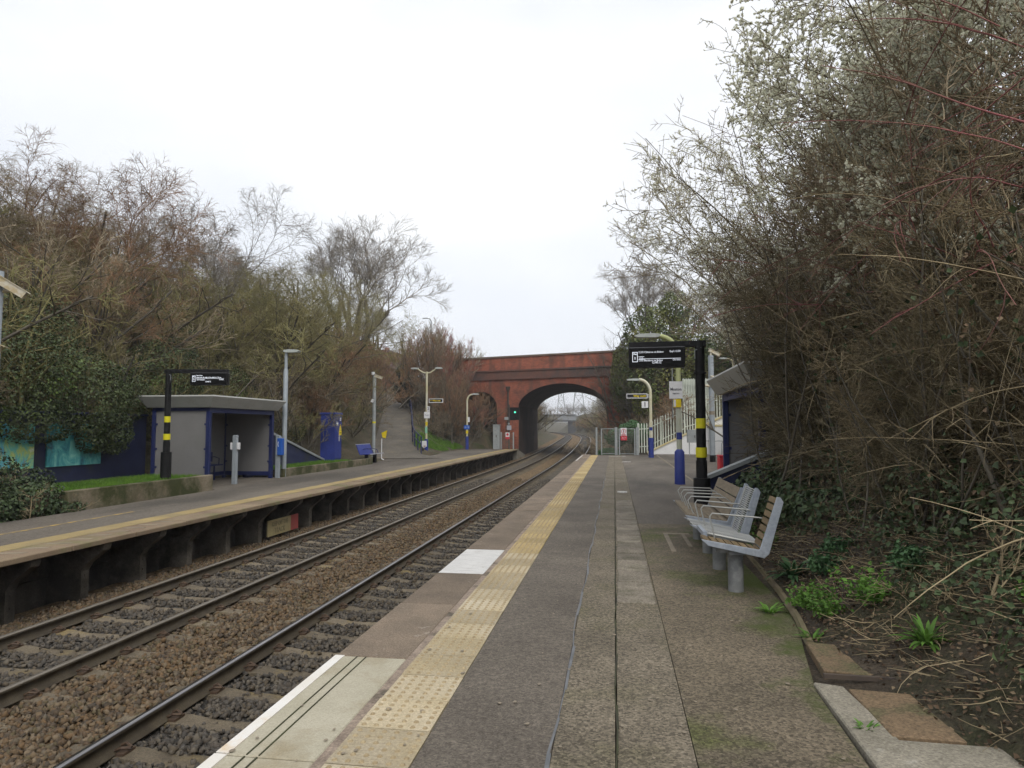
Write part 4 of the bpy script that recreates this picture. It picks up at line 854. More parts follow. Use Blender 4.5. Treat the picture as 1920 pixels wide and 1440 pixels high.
s = plate('name_sign', -0.14, 0.25, -0.08, 2.36, 2.78, 'white_sign', t, 0.03); text('lettering', 'Moston', 0.1, 'sign_ink', s, (0.055, -0.1, 2.57), width=0.9)
plate('warning_plate', -0.04, 0.10, -0.08, 1.88, 2.12, 'sign_yellow', t, 0.03); plate('green_label', -0.06, 0.09, -0.08, 1.38, 1.78, 'sign_green', t, 0.03)
# far: cycle-sign post near the bridge
t = thing('lamp_post', 'white single-arm lamp post with a blue sign near the bridge', 'lamp post', (-11.75, 54.0, -0.1), group='platform lamp posts')
b = MB(); b.tube([(0, 0, 0), (0, 0, 1.05)], 0.13, 10); b.build('base_sleeve', 'blue_paint', t, smooth=True)
b = MB(); b.tube([(0, 0, 1.05), (0, 0, 3.9)] + arc(0, 3.9, 0.45, 4.42), 0.07, 8); b.build('pole', 'cream_pole', t, smooth=True)
b = MB(); lamp_head(b, 0.4, 0, 4.45, 1, 0.6); b.build('lamp_head', 'lamp_head', t)
s = plate('blue_sign', -0.24, 0.22, -0.08, 1.62, 1.95, 'sign_blue', t, 0.03); text('lettering', '\u2190 2', 0.2, 'white_sign', s, (-0.01, -0.1, 1.78)); plate('yellow_label', -0.08, 0.1, -0.08, 1.28, 1.52, 'sign_yellow', t, 0.03); plate('number_plate', 0.06, 0.22, -0.05, 2.2, 2.6, 'white_sign', t, 0.03)
# far: grey lamp by the shelter
t = thing('lamp_post', 'tall grey lamp post beside the far shelter', 'lamp post', (-12.05, 23.75, Z_FAR), group='platform lamp posts')
b = MB(); b.tube([(0, 0, 0), (0, 0, 3.9), (0, 0, 4.0)], [0.085, 0.085, 0.06], 12); b.tube([(0, 0, 4.0), (0, 0, 4.6)], 0.058, 10); b.build('pole', 'galv', t, smooth=True)
b = MB(); lamp_head(b, -0.06, 0, 4.64, 1, 0.6); b.build('lamp_head', 'lamp_head', t)
# street lamp on the road and near bank lamp
t = thing('street_lamp', 'thin street lamp standing on the road above the bridge', 'street lamp', (-23.3, 85.0, 7.0))
b = MB(); b.tube([(0, 0, 0), (0, 0, 8.4), (-0.15, 0, 8.7), (-0.5, 0, 8.8)], [0.11, 0.08, 0.07, 0.06], 8); b.build('pole', 'galv_dull', t); b = MB(); lamp_head(b, -0.4, 0, 8.8, -1, 0.8); b.build('lamp_head', 'galv_dull', t)
t = thing('street_lamp', 'white lamp column above the palisade fence at the top of the steps', 'street lamp', (7.7, 46.0, 2.5))
b = MB(); b.tube([(0, 0, 0), (0, 0, 3.3)] + arc(0, 3.3, -0.45, 3.65), 0.06, 8); b.build('pole', 'cream_pole', t); b = MB(); lamp_head(b, -0.4, 0, 3.67, -1, 0.5); b.build('lamp_head', 'lamp_head', t)

# ------------------------------------------------------------------ CCTV posts
def camera_box(b, p, yaw, pitch, l=0.42):
    m = Matrix.Translation(p) @ Matrix.Rotation(yaw, 4, 'Z') @ Matrix.Rotation(pitch, 4, 'Y')
    n = len(b.v); b.box(-0.08, l, -0.075, 0.075, -0.07, 0.07); b.box(-0.12, l + 0.07, -0.095, 0.095, 0.072, 0.088)
    for i in range(n, len(b.v)): b.v[i] = tuple(m @ Vector(b.v[i]))
t = thing('cctv_post', 'grey camera post with cream camera on top behind the near shelter', 'camera post', (4.62, 33.8, 0), group='camera posts')
b = MB(); b.tube([(0, 0, 0.3), (0, 0, 5.1)], 0.13, 12); b.build('pole', 'galv', t, smooth=True)
b = MB(); b.tube([(0, 0, 0), (0, 0, 0.32)], 0.135, 12); b.build('foot', 'black_paint', t)
b = MB(); b.tube([(0, 0, 2.25), (0, 0, 2.42)], 0.134, 12); b.build('yellow_band', 'buff_line', t)
b = MB(); camera_box(b, Vector((0.0, 0, 5.32)), R(20), R(25), 0.5); b.tube([(0, 0, 5.1), (0, 0, 5.3)], 0.05, 6); b.build('camera', 'housing', t)
b = MB(); camera_box(b, Vector((0.05, -0.18, 4.0)), R(-60), R(20), 0.3); b.tube([(0, 0, 3.9), (0.05, -0.2, 3.95)], 0.05, 6); b.tube([(-0.3, -0.1, 3.65), (-0.1, -0.1, 3.6)], 0.07, 6); b.build('camera', 'housing', t)
t = thing('cctv_post', 'grey camera post behind the blue bench at the foot of the ramp', 'camera post', (-12.95, 35.7, Z_FAR), group='camera posts')
b = MB(); b.tube([(0, 0, 0), (0, 0, 4.75)], 0.095, 10); b.build('pole', 'galv_dull', t, smooth=True)
b = MB(); b.tube([(0, 0, 2.05), (0, 0, 2.15)], 0.098, 10); b.build('yellow_band', 'yellow_band', t)
b = MB(); camera_box(b, Vector((0.1, 0, 4.62)), R(10), R(18), 0.35); b.build('camera', 'housing', t)
b = MB(); b.tube([(-0.06, -0.05, 4.70), (-0.06, -0.05, 4.85)], 0.09, 8); b.tube([(-0.10, -0.1, 3.2), (-0.02, -0.1, 3.34)], 0.08, 8); b.build('dome_camera', 'white_sign', t)
t = thing('cctv_post', 'camera post at the left picture edge with two cream cameras', 'camera post', (-11.50, 11.2, Z_FAR), group='camera posts')
b = MB(); b.tube([(0, 0, 0), (0, 0, 4.75)], 0.075, 12); b.build('pole', 'galv', t, smooth=True)
b = MB(); camera_box(b, Vector((0.12, -0.05, 4.52)), R(35), R(32), 0.42); b.tube([(0, 0, 4.35), (0.2, 0.1, 4.40)], 0.035, 6); b.build('camera', 'housing', t)
b = MB(); camera_box(b, Vector((0.02, -0.10, 3.30)), R(30), R(20), 0.14); b.build('camera', 'housing', t)
s = plate('notice', -0.06, 0.09, -0.10, 1.2, 1.5, 'sign_black', t, 0.02)

# ------------------------------------------------------------------ far platform furniture
t = thing('call_post', 'grey square post with two small white boxes before the far shelter', 'call post', (-12.02, 20.4, Z_FAR))
b = MB(); b.box(-0.07, 0.07, -0.06, 0.06, 0, 1.56); b.build('post', 'galv', t, bevel=0.008)
for s_ in (-1, 1): b = MB(); b.box(min(s_ * 0.075, s_ * 0.15), max(s_ * 0.075, s_ * 0.15), -0.06, 0.05, 1.10, 1.32); b.build('white_box', 'white_sign', t, bevel=0.01)
t = thing('help_point', 'grey help point post with a blue telephone sign beside the far shelter', 'help point', (-11.98, 23.15, Z_FAR))
b = MB(); b.box(-0.07, 0.07, -0.06, 0.06, 0, 1.52); b.build('post', 'galv', t, bevel=0.008)
b = MB(); b.box(0.02, 0.19, -0.12, 0.08, 0.82, 1.42); s = b.build('blue_box', 'sign_blue', t, bevel=0.01)
b = MB(); b.tube([(0.07, -0.125, 1.30), (0.055, -0.125, 1.24), (0.055, -0.125, 1.18), (0.07, -0.125, 1.12)], 0.012, 5); b.build('telephone_symbol', 'white_sign', s)
t = thing('equipment_cabinet', 'tall blue equipment cabinet with warning stickers by the ramp', 'cabinet', (-13.1, 30.1, 0.1))
b = MB(); b.box(-0.22, 0.45, -0.40, 0.40, 0.0, 2.12); b.build('body', 'blue_paint', t, bevel=0.012)
b = MB(); b.box(-0.26, 0.5, -0.44, 0.44, 2.122, 2.22); b.build('lid', 'blue_paint', t, bevel=0.012)
for sy in (-1, 1): b = MB(); b.box(0.452, 0.475, min(sy * 0.01, sy * 0.38), max(sy * 0.01, sy * 0.38), 0.12, 2.05); b.build('door', 'blue_paint', t, bevel=0.006)
b = MB(); b.box(0.48, 0.50, 0.05, 0.08, 0.9, 1.2); b.build('handle', 'white_sign', t)
b = MB(); b.prism([(0.06, 1.42), (0.34, 1.42), (0.20, 1.70)], 'x', 0.478, 0.488); b.box(0.478, 0.486, 0.05, 0.35, 1.18, 1.40); b.build('warning_sticker', 'sign_yellow', t)
b = MB(); b.box(0.478, 0.486, -0.25, -0.05, 1.62, 1.80); b.box(0.478, 0.486, 0.14, 0.26, 1.85, 2.0); b.build('white_sticker', 'white_sign', t)
text('lettering', 'DANGER', 0.055, 'sign_black', t, (0.489, 0.20, 1.29), rot=(PI / 2, 0, PI / 2))
# blue perforated metal bench
t = thing('platform_bench', 'blue perforated metal bench at the foot of the ramp', 'bench', (-12.35, 33.7, Z_FAR), group='platform benches')
b = MB(); b.prism([(-0.25, 0.44), (0.30, 0.47), (0.30, 0.50), (-0.22, 0.47)], 'y', -0.95, 0.95); b.build('seat', 'blue_paint', t)
b = MB(); b.prism([(-0.26, 0.46), (-0.22, 0.46), (-0.42, 0.95), (-0.46, 0.95)], 'y', -0.95, 0.95); b.build('backrest', 'blue_paint', t)
b = MB(); b.box(0.29, 0.33, -0.96, 0.96, 0.46, 0.51); b.box(-0.48, -0.42, -0.96, 0.96, 0.94, 0.98); b.build('pale_edge', 'grey_sign', t)
for yy in (-0.35, 0.35): b = MB(); b.tube([(0.26, yy, 0.49), (0.18, yy, 0.68), (-0.05, yy, 0.75), (-0.35, yy, 0.70)], 0.02, 6); b.build('armrest', 'blue_frame', t)
for yy in (-0.6, 0.6): b = MB(); b.box(-0.10, 0.06, yy - 0.07, yy + 0.07, 0, 0.45); b.build('leg', 'black_paint', t)
# yellow salt flag sign
t = thing('white_post', 'short white post with a yellow wedge sign beside the blue bench', 'sign post', (-12.95, 37.0, Z_FAR))
b = MB(); b.tube([(0, 0, 0.08), (0, 0, 1.2)], 0.028, 6); b.tube([(0, 0, 0.08), (0.14, 0, 0.0)], 0.035, 6); b.build('post', 'white_sign', t)
b = MB(); b.prism([(0.0, 1.52), (0.30, 1.66), (0.22, 1.22), (0.05, 1.28)], 'y', -0.06, 0.06); b.build('wedge_sign', 'sign_yellow', t)
t = thing('information_stand', 'tilted white notice on a short black leg before the grass slope', 'notice', (-12.15, 42.6, Z_FAR))
b = MB(); b.box(-0.04, 0.04, -0.03, 0.03, 0, 0.55); b.build('leg', 'black_paint', t)
b = MB(); b.prism([(-0.18, 0.97), (0.22, 0.98), (0.25, 0.62), (0.05, 0.50), (-0.12, 0.70)], 'y', -0.03, 0.03); s = b.build('board', 'white_sign', t)
b = MB(); b.tube([(0.12, -0.035, 0.65), (0.12, -0.04, 0.66)], 0.07, 10); b.build('print', 'faded_red', s)
# keep-off-the-track board under the far coping
t = thing('warning_board', 'faded cream and red warning board fixed under the far platform edge', 'sign', (-8.55, 16.85, -0.9))
b = MB(); b.box(-0.02, 0.02, -0.78, 0.42, -0.20, 0.19); s = b.build('cream_panel', 'faded_cream', t)
b = MB(); b.box(-0.02, 0.02, 0.424, 0.85, -0.20, 0.19); b.build('red_panel', 'faded_red', t)
text('lettering', 'KEEP OFF THE', 0.16, 'faded_ink', s, (0.023, -0.18, 0.08), rot=(PI / 2, 0, PI / 2), bold=0.003, width=0.85); text('lettering', 'TRACK', 0.17, 'faded_ink', s, (0.023, -0.18, -0.09), rot=(PI / 2, 0, PI / 2), bold=0.003)

# ------------------------------------------------------------------ end of the far platform: signal, cabinet, gate
t = thing('railway_signal', 'colour light signal showing green beside the bridge pier', 'signal', (-9.25, 60.0, -0.4))
b = MB(); b.tube([(0, 0, 0), (0, 0, 4.1)], 0.08, 8); b.build('post', 'iron', t)
b = MB(); b.prism([(-0.1, 2.72), (0.95, 2.72), (0.95, 3.85), (-0.1, 3.85)], 'y', -0.04, 0.0); b.build('backboard', 'black_paint', t)
b = MB()
for zz in (3.0, 3.42): b.tube([(0.55, -0.04, zz), (0.55, -0.16, zz)], 0.15, 12)
b.build('lamp_hood', 'black_paint', t)
b = MB(); b.tube([(0.55, -0.14, 3.42), (0.55, -0.165, 3.42)], 0.085, 14); b.build('green_light', 'signal_green', t)
b = MB()
for k in range(9): b.tube([(-0.28, 0, 0.4 + k * 0.42), (0.0, 0, 0.4 + k * 0.42)], 0.02, 5)
b.tube([(-0.28, 0, 0), (-0.28, 0, 4.4)], 0.025, 5); b.build('ladder', 'iron', t)
plate('identification_plate', -0.18, 0.22, -0.10, 1.85, 2.25, 'grey_sign', t, 0.03)
b = MB(); b.box(-0.4, -0.05, -0.12, 0.0, 2.75, 3.0); b.tube([(0.0, -0.1, 2.4), (0.0, -0.14, 2.4)], 0.09, 8); b.build('junction_box', 'galv_dull', t)
t = thing('lineside_cabinet', 'tall narrow pale cabinet at the end of the far platform', 'cabinet', (-9.95, 57.6, Z_FAR))
b = MB(); b.box(-0.28, 0.28, -0.25, 0.25, 0.0, 2.05); b.build('body', 'galv_dull', t, bevel=0.01); b = MB(); b.box(-0.31, 0.31, -0.28, 0.28, 2.052, 2.10); b.build('lid', 'galv_dull', t); b = MB(); b.box(-0.03, 0.03, -0.27, -0.251, 1.0, 1.2); b.build('handle', 'iron', t)
def wire_panel(b, x0, x1, z0, z1, step=0.075, r=0.006):
    x = x0 + step
    while x < x1: b.box(x - r, x + r, -r, r, z0, z1); x += step
    z = z0 + step * 2
    while z < z1: b.box(x0, x1, -r - 0.002, r - 0.002, z - r, z + r); z += step * 2
t = thing('mesh_gate', 'grey wire mesh gate with a red and white notice below the signal', 'gate', (-9.1, 57.9, Z_FAR), group='mesh gates at the platform ends')
for x in (-0.5, 0.55): b = MB(); b.box(x - 0.05, x + 0.05, -0.05, 0.05, 0, 1.45); b.build('post', 'galv_dull', t)
b = MB(); wire_panel(b, -0.45, 0.5, 0.1, 1.35); b.build('wire_mesh', 'wire_mesh', t)
s = plate('notice', -0.12, 0.22, -0.07, 0.85, 1.42, 'white_sign', t, 0.02); plate('red_strip', -0.12, 0.22, -0.083, 0.85, 1.05, 'sign_red', s, 0.006); b = MB(); b.tube([(0.05, -0.082, 1.25), (0.05, -0.09, 1.25)], 0.11, 12); b.build('prohibition_disc', 'sign_red', s)

# ------------------------------------------------------------------ end of the near platform: mesh gates, steps, palisade
t = thing('mesh_gate', 'tall wire mesh gates closing the near platform end with a red notice', 'gate', (0, 41.75, 0), group='mesh gates at the platform ends')
for x, w in ((-1.08, 0.055), (-0.78, 0.035), (0.09, 0.085), (0.28, 0.04), (1.20, 0.04), (1.36, 0.085)): b = MB(); b.box(x - w, x + w, -0.06, 0.06, -0.02, 1.66 if w > 0.05 else 1.58); b.build('post', 'galv_dull', t, bevel=0.005)
for x0, x1 in ((-0.74, 0.0), (0.32, 1.16)):
    b = MB(); wire_panel(b, x0, x1, 0.08, 1.55, 0.055, 0.006); b.build('wire_mesh', 'wire_mesh', t)
    b = MB(); b.box(x0, x1, -0.025, 0.025, 1.55, 1.59); b.box(x0, x1, -0.025, 0.025, 0.05, 0.09); b.build('gate_rail', 'galv_dull', t)
s = plate('notice', 0.36, 0.72, -0.085, 1.15, 1.62, 'white_sign', t, 0.02)
plate('red_strip', 0.36, 0.74, -0.10, 0.88, 1.14, 'sign_red', s, 0.02); plate('red_bar', 0.40, 0.68, -0.098, 1.17, 1.23, 'sign_red', s, 0.004)
b = MB()
ring = [(0.54 + 0.13 * math.cos(k * PI / 9), -0.098, 1.42 + 0.13 * math.sin(k * PI / 9)) for k in range(19)]
b.tube(ring, 0.014, 5, cap=False); b.box(0.53, 0.55, -0.101, -0.097, 1.30, 1.54); b.build('prohibition_sign', 'sign_red', s)
b = MB(); b.box(0.515, 0.565, -0.099, -0.096, 1.36, 1.47); b.box(0.525, 0.555, -0.099, -0.096, 1.48, 1.51); b.build('figure_symbol', 'sign_ink', s)
text('lettering', 'No trespassing', 0.05, 'white_sign', s, (0.55, -0.112, 1.06), width=0.9); text('lettering', 'Passengers must not', 0.035, 'white_sign', s, (0.55, -0.112, 0.99), width=0.9); text('lettering', 'cross the line', 0.035, 'white_sign', s, (0.55, -0.112, 0.94), width=0.9)
b = MB(); b.prism([(-0.13, 0), (0.13, 0), (0.07, 0.28), (-0.07, 0.28)], 'y', -0.05, 0.05); o = b.build('white_marker', 'white_sign', None, loc=(-1.62, 42.2, -0.35)); tag(o, 'small white lineside marker between the rail and the mesh gate', 'marker')
b = MB(); b.box(-0.05, 0.05, -0.05, 0.05, -0.8, 0.0); b.build('stake', 'iron', o)

st = thing('stair_wall', 'white painted stair wall with cream coping rising from the near platform', 'wall', (0, 0, 0))
b = MB(); b.prism([(2.05, -0.1), (6.9, -0.1), (6.9, 2.42), (2.05, 0.06)], 'y', 43.4, 43.65); b.build('wall', 'wall_white', st)
b = MB(); b.prism([(2.0, 0.04), (6.95, 2.445), (6.95, 2.56), (2.0, 0.14)], 'y', 43.34, 43.71); b.build('coping', 'wall_coping', st)
b = MB(); b.box(5.75, 7.1, 43.15, 43.39, -0.05, 1.70); b.build('landing_wall', 'wall_white', st); b = MB(); b.box(5.7, 7.1, 43.12, 43.39, 1.705, 1.82); b.build('landing_coping', 'wall_coping', st)
for k in range(14): b = MB(); b.box(2.4 + k * 0.33, 7.0, 43.66, 45.4, -0.05 + k * 0.165, 0.11 + k * 0.165); b.build('step', 'concrete', st)
def pale_mesh(h):
    b = MB(); V = []
    for z in (0.0, h - 0.09): V += [(-0.034, 0.0, z), (-0.012, -0.022, z), (0.012, -0.022, z), (0.034, 0.0, z)]
    V += [(-0.012, -0.01, h), (0.012, -0.01, h)]
    b.add(V, [(0, 1, 5, 4), (1, 2, 6, 5), (2, 3, 7, 6), (4, 5, 8), (5, 6, 9, 8), (6, 7, 9)])
    m = b.mesh('pale'); m.materials.append(M['palisade']); return m
PM = pale_mesh(1.85); PM2 = pale_mesh(2.0)
pf = thing('palisade_fence', 'pale green palisade fence stepping up beside the white stair wall', 'fence', (0, 43.85, 0), group='palisade fences')
def fz(x): return max(0.06, (x - 2.05) * 0.487 + 0.10) if x < 4.35 else 1.30 + (x - 4.35) * 0.30
x = 1.52
while x < 6.9:
    inst('pale', PM if x < 4.3 else PM2, pf, (x, -0.03, fz(x)), scale=(1, 1, 1)); x += 0.165
for zo in (0.35, 1.45):
    for xa, xb in ((1.46, 2.05), (2.05, 4.33), (4.37, 6.9)):
        b = MB(); b.prism([(xa, fz(xa) + zo), (xb, fz(xb - 0.001) + zo), (xb, fz(xb - 0.001) + zo + 0.05), (xa, fz(xa) + zo + 0.05)], 'y', 0.0, 0.04); b.build('rail', 'palisade', pf)
for x in (1.47, 2.9, 4.35, 5.7, 6.9): b = MB(); b.box(x - 0.045, x + 0.045, 0.042, 0.14, -0.2, fz(x) + 1.85); b.build('post', 'palisade', pf)
pf = thing('palisade_fence', 'upper palisade fence along the landing behind the camera post', 'fence', (0, 48.2, 0), group='palisade fences')
for i in range(34): inst('pale', PM2, pf, (4.75 + i * 0.165, 0, 3.05))
for zo in (3.4, 4.6): b = MB(); b.box(4.7, 10.4, 0.01, 0.05, zo, zo + 0.05); b.build('rail', 'palisade', pf)
for x in (4.72, 7.5, 10.3): b = MB(); b.box(x - 0.05, x + 0.05, 0.052, 0.15, 1.5, 5.0); b.build('post', 'palisade', pf)
b = MB(); b.box(4.72, 6.6, 0.16, 0.2, 2.6, 4.98); b.build('backing_sheet', 'palisade', pf)
t = thing('grey_cabinet', 'grey lineside box on thin legs behind the black display pole', 'cabinet', (4.55, 40.5, 0))
b = MB(); b.box(-0.42, 0.42, -0.15, 0.15, 0.78, 1.52); b.build('body', 'galv_dull', t, bevel=0.01)
for x in (-0.3, 0.3): b = MB(); b.tube([(x, 0, 0), (x, 0, 0.78)], 0.03, 6); b.build('leg', 'galv_dull', t)
b = MB(); b.box(-0.02, 0.02, -0.165, -0.152, 1.05, 1.2); b.build('handle', 'iron', t)
for x, lab in ((5.35, 'grey cycle hoop left of the camera post'), (5.95, 'grey cycle hoop right of the camera post'), (6.4, 'grey cycle hoop next to the shelter corner')):
    b = MB(); b.tube([(-0.3, 0, 0), (-0.3, 0, 0.75), (-0.2, 0, 0.88), (0, 0, 0.9), (0.2, 0, 0.88), (0.3, 0, 0.75), (0.3, 0, 0)], 0.028, 6)
    tag(b.build('cycle_hoop', 'galv_dull', None, loc=(x - 0.2, 39.5, 0)), lab, 'cycle stand', 'cycle hoops by the white wall')
t = thing('grit_bin', 'narrow red bin standing against the near shelter corner', 'bin', (2.52, 16.75, 0))
b = MB(); b.box(-0.10, 0.20, -0.2, 0.2, 0, 0.92); b.build('body', 'red_post', t, bevel=0.02); b = MB(); b.box(-0.11, 0.21, -0.21, 0.21, 0.922, 0.97); b.build('lid', 'red_post', t, bevel=0.01)

# ------------------------------------------------------------------ near platform benches
PX = [(-0.30, 0.505), (0.24, 0.405), (0.42, 0.93)]   # front edge, seat back, back top (x, z)
def along(f):  # 0..1 along the seat-back profile
    a, b_, c = PX; l1 = math.dist(a, b_); l2 = math.dist(b_, c); s = f * (l1 + l2)
    if s < l1: t = s / l1; return (a[0] + (b_[0] - a[0]) * t, a[1] + (b_[1] - a[1]) * t, math.atan2(b_[1] - a[1], b_[0] - a[0]))
    t = (s - l1) / l2; return (b_[0] + (c[0] - b_[0]) * t, b_[1] + (c[1] - b_[1]) * t, math.atan2(c[1] - b_[1], c[0] - b_[0]))
def slat_set(parent, name, y0, y1, n, frac, th, m_, lift=0.0):
    for i in range(n):
        x, z, a = along((i + 0.5) / n); l = (math.dist(PX[0], PX[1]) + math.dist(PX[1], PX[2])) / n * frac / 2
        ux, uz = math.cos(a), math.sin(a); nx_, nz_ = -uz, ux
        b = MB(); b.prism([(x - ux * l + nx_ * lift, z - uz * l + nz_ * lift), (x + ux * l + nx_ * lift, z + uz * l + nz_ * lift), (x + ux * l + nx_ * (lift + th), z + uz * l + nz_ * (lift + th)), (x - ux * l + nx_ * (lift + th), z - uz * l + nz_ * (lift + th))], 'y', y0, y1)
        b.build(name, m_, parent)
def end_plate(parent, y, w=0.022, d=0.05):
    a, b_, c = PX
    poly = [(a[0] - 0.02, a[1] + 0.018), (b_[0] - 0.012, b_[1] + 0.028), (c[0] - 0.022, c[1] + 0.01), (c[0] + 0.012, c[1] + 0.005), (c[0] + 0.038, c[1] - 0.04), (b_[0] + 0.075, b_[1] - 0.01), (b_[0] + 0.03, b_[1] - d), (a[0] + 0.05, a[1] - d * 0.9)]
    b = MB(); b.prism(poly, 'y', y - w / 2, y + w / 2); return b.build('end_plate', 'bench_metal', parent, bevel=0.004)
def arm(parent, y, m_='bench_wire'):
    b = MB(); b.tube([(-0.14, y, 0.47), (-0.19, y, 0.70), (-0.165, y, 0.735), (0.30, y, 0.70), (0.34, y, 0.69)], 0.0085, 6); b.build('armrest', m_, parent, smooth=True)
t = thing('platform_bench', 'nearest metal bench with timber end slats and wire seats on round posts', 'bench', (1.14, 7.55, 0), group='platform benches')
# near module: timber slatted seat and back; middle: backless wire seat; far: wire seat and back
end_plate(t, -0.62)
slat_set(t, 'timber_slat', -0.605, -0.33, 15, 0.74, 0.022, 'bench_wood')
def wire_seat(name, y0, y1, f0, f1, n, dx=0.0, dz=0.0):
    b = MB(); pr = [along(f0 + (f1 - f0) * (i + 0.5) / n) for i in range(n)]
    for x, z, a in pr: b.tube([(x + dx, y0, z + dz), (x + dx, y1, z + dz)], 0.0055, 4)
    pts_ = [along(f0)[:2]] + ([PX[1]] if f1 > 0.6 and f0 < 0.4 else []) + [along(f1)[:2]]
    for yy in (y0, (y0 + y1) / 2, y1): b.tube([(q[0] + dx, yy, q[1] - 0.012 + dz) for q in pts_], 0.014, 5)
    return b.build(name, 'bench_wire', t)
def flat_frame(y0, y1, dx, dz):
    b = MB()
    for xx, zz in ((PX[0][0] + dx, PX[0][1] + dz), (PX[1][0] + dx - 0.02, PX[1][1] + dz)): b.box(xx - 0.02, xx + 0.02, y0, y1, zz - 0.05, zz - 0.002)
    b.build('seat_frame', 'bench_metal', t)
wire_seat('wire_seat', -0.24, 0.26, 0.02, 0.49, 24, 0.07, 0.035); flat_frame(-0.25, 0.27, 0.07, 0.035)
end_plate(t, 0.42, 0.018, 0.03); wire_seat('wire_seat', 0.44, 1.02, 0.02, 0.98, 46, 0.0, 0.012); end_plate(t, 1.04, 0.018, 0.03)
for y_ in (-0.30, 0.40, 0.98): arm(t, y_)
b = MB(); b.box(-0.05, 0.10, -0.60, 1.02, 0.375, 0.41); b.build('support_beam', 'post_steel', t)
for y_, nm in ((-0.45, 0), (0.62, 0)):
    b = MB(); b.tube([(0.03, y_, -0.02), (0.03, y_, 0.42)], 0.075, 16); b.build('support_post', 'post_steel', t, smooth=True)
    b = MB(); b.box(-0.16, 0.2, y_ - 0.05, y_ + 0.05, 0.375, 0.405); b.build('support_bracket', 'post_steel', t)
t2 = thing('platform_bench', 'timber slatted bench with hoop armrests in front of the display pole', 'bench', (1.16, 9.75, 0), group='platform benches')
PX = [(-0.28, 0.50), (0.22, 0.42), (0.40, 0.86)]
slat_set(t2, 'timber_slat', -0.88, 0.88, 7, 0.90, 0.03, 'bench_wood_grey')
end_plate(t2, -0.90); end_plate(t2, 0.90)
for y_ in (-0.7, -0.23, 0.23, 0.7):
    b = MB(); b.tube([(-0.16, y_, 0.48), (-0.24, y_, 0.68), (-0.20, y_, 0.73), (0.22, y_, 0.72), (0.30, y_, 0.66), (0.27, y_, 0.56)], 0.009, 6); b.build('armrest', 'bench_wire', t2, smooth=True)
for y_ in (-0.55, 0.55): b = MB(); b.tube([(0.02, y_, -0.02), (0.02, y_, 0.42)], 0.07, 14); b.build('support_post', 'post_steel', t2, smooth=True)

# ------------------------------------------------------------------ distance: second bridge, pylons, wires, house
t = thing('concrete_bridge', 'pale concrete road bridge seen far through the brick arch', 'bridge', (0, 255, 0))
b = MB(); b.box(-60, -14.3, 0, 12, 4.6, 6.6); b.build('deck', 'far_concrete', t); b = MB(); b.box(-60, -14.2, -0.4, 0.4, 6.62, 6.9); b.build('parapet_rail', 'far_concrete', t); b = MB(); b.box(-60, -14.25, -0.15, 0.3, 4.0, 4.58); b.build('edge_beam', 'far_pier', t)
b = MB(); b.box(-17.2, -14.6, 0.5, 11, -2, 4.0); b.build('pier', 'far_pier', t)
def pylon(label, x, y, h, w):
    t = thing('pylon', label, 'pylon', (x, y, 5), group='electricity pylons')
    b = MB(); lv = [0, 0.22, 0.42, 0.6, 0.75, 0.88, 1.0]; wd = [1, 0.78, 0.58, 0.4, 0.26, 0.2, 0.05]
    for sx in (-1, 1):
        for sy in (-1, 1): b.tube([(sx * w * k / 2, sy * w * k / 2, h * l) for l, k in zip(lv, wd)], 0.16, 4)
    b.build('leg_frame', 'galv_dull', t)
    b = MB()
    for i in range(6):
        for s_ in (-1, 1):
            for sy in (-1, 1): b.tube([(s_ * w * wd[i] / 2, sy * w * wd[i] / 2, h * lv[i]), (-s_ * w * wd[i + 1] / 2, sy * w * wd[i + 1] / 2, h * lv[i + 1])], 0.09, 4)
            b.tube([(-w * wd[i] / 2, s_ * w * wd[i] / 2, h * lv[i]), (w * wd[i] / 2, s_ * w * wd[i] / 2, h * lv[i])], 0.08, 4)
    b.build('bracing', 'galv_dull', t)
    b = MB()
    for l, a in ((0.62, 0.95), (0.76, 0.8), (0.9, 0.62)): b.tube([(-w * a, 0, h * l), (0, 0, h * l + 0.8), (w * a, 0, h * l)], 0.12, 4)
    b.build('cross_arm', 'galv_dull', t); return t
pylon('larger lattice pylon right of centre behind the brick arch', -21.5, 420, 40, 8.5); pylon('smaller lattice pylon left of centre behind the brick arch', -40, 520, 42, 7.5)
t = thing('power_lines', 'thin overhead power lines between the two pylons', 'power lines', (0, 0, 5))
for z0, z1, dx in ((24.8, 26.0, -7), (24.8, 26.0, 7), (30.4, 32.0, -6), (30.4, 32.0, 6)):
    b = MB(); b.tube([(-21.5 + dx - (18.5) * s_ , 420 + 100 * s_, z0 + (z1 - z0) * s_ - 9 * s_ * (1 - s_)) for s_ in np.linspace(0, 1, 12)], 0.06, 4); b.build('wire', 'iron', t)
t = thing('house', 'brown tiled house roof showing between the trees above the ramp', 'house', (-33.5, 101, 7.0))
b = MB(); b.box(-4, 2.0, -3, 4, -1, 3.6); b.build('wall', 'house_brick', t)
b = MB(); b.prism([(-4.6, 3.4), (2.5, 3.4), (0.3, 6.3), (-2.4, 6.3)], 'y', -3.5, 4.5); r_ = b.build('roof', 'roof_tile', t); b = MB(); b.box(-1.6, -1.0, 0, 0.7, 6.2, 7.1); b.build('chimney', 'house_brick', r_)
for x in (-2.6, 0.0): b = MB(); b.box(x, x + 1.1, -3.05, -2.99, 1.2, 2.6); b.build('window', 'screen', t)

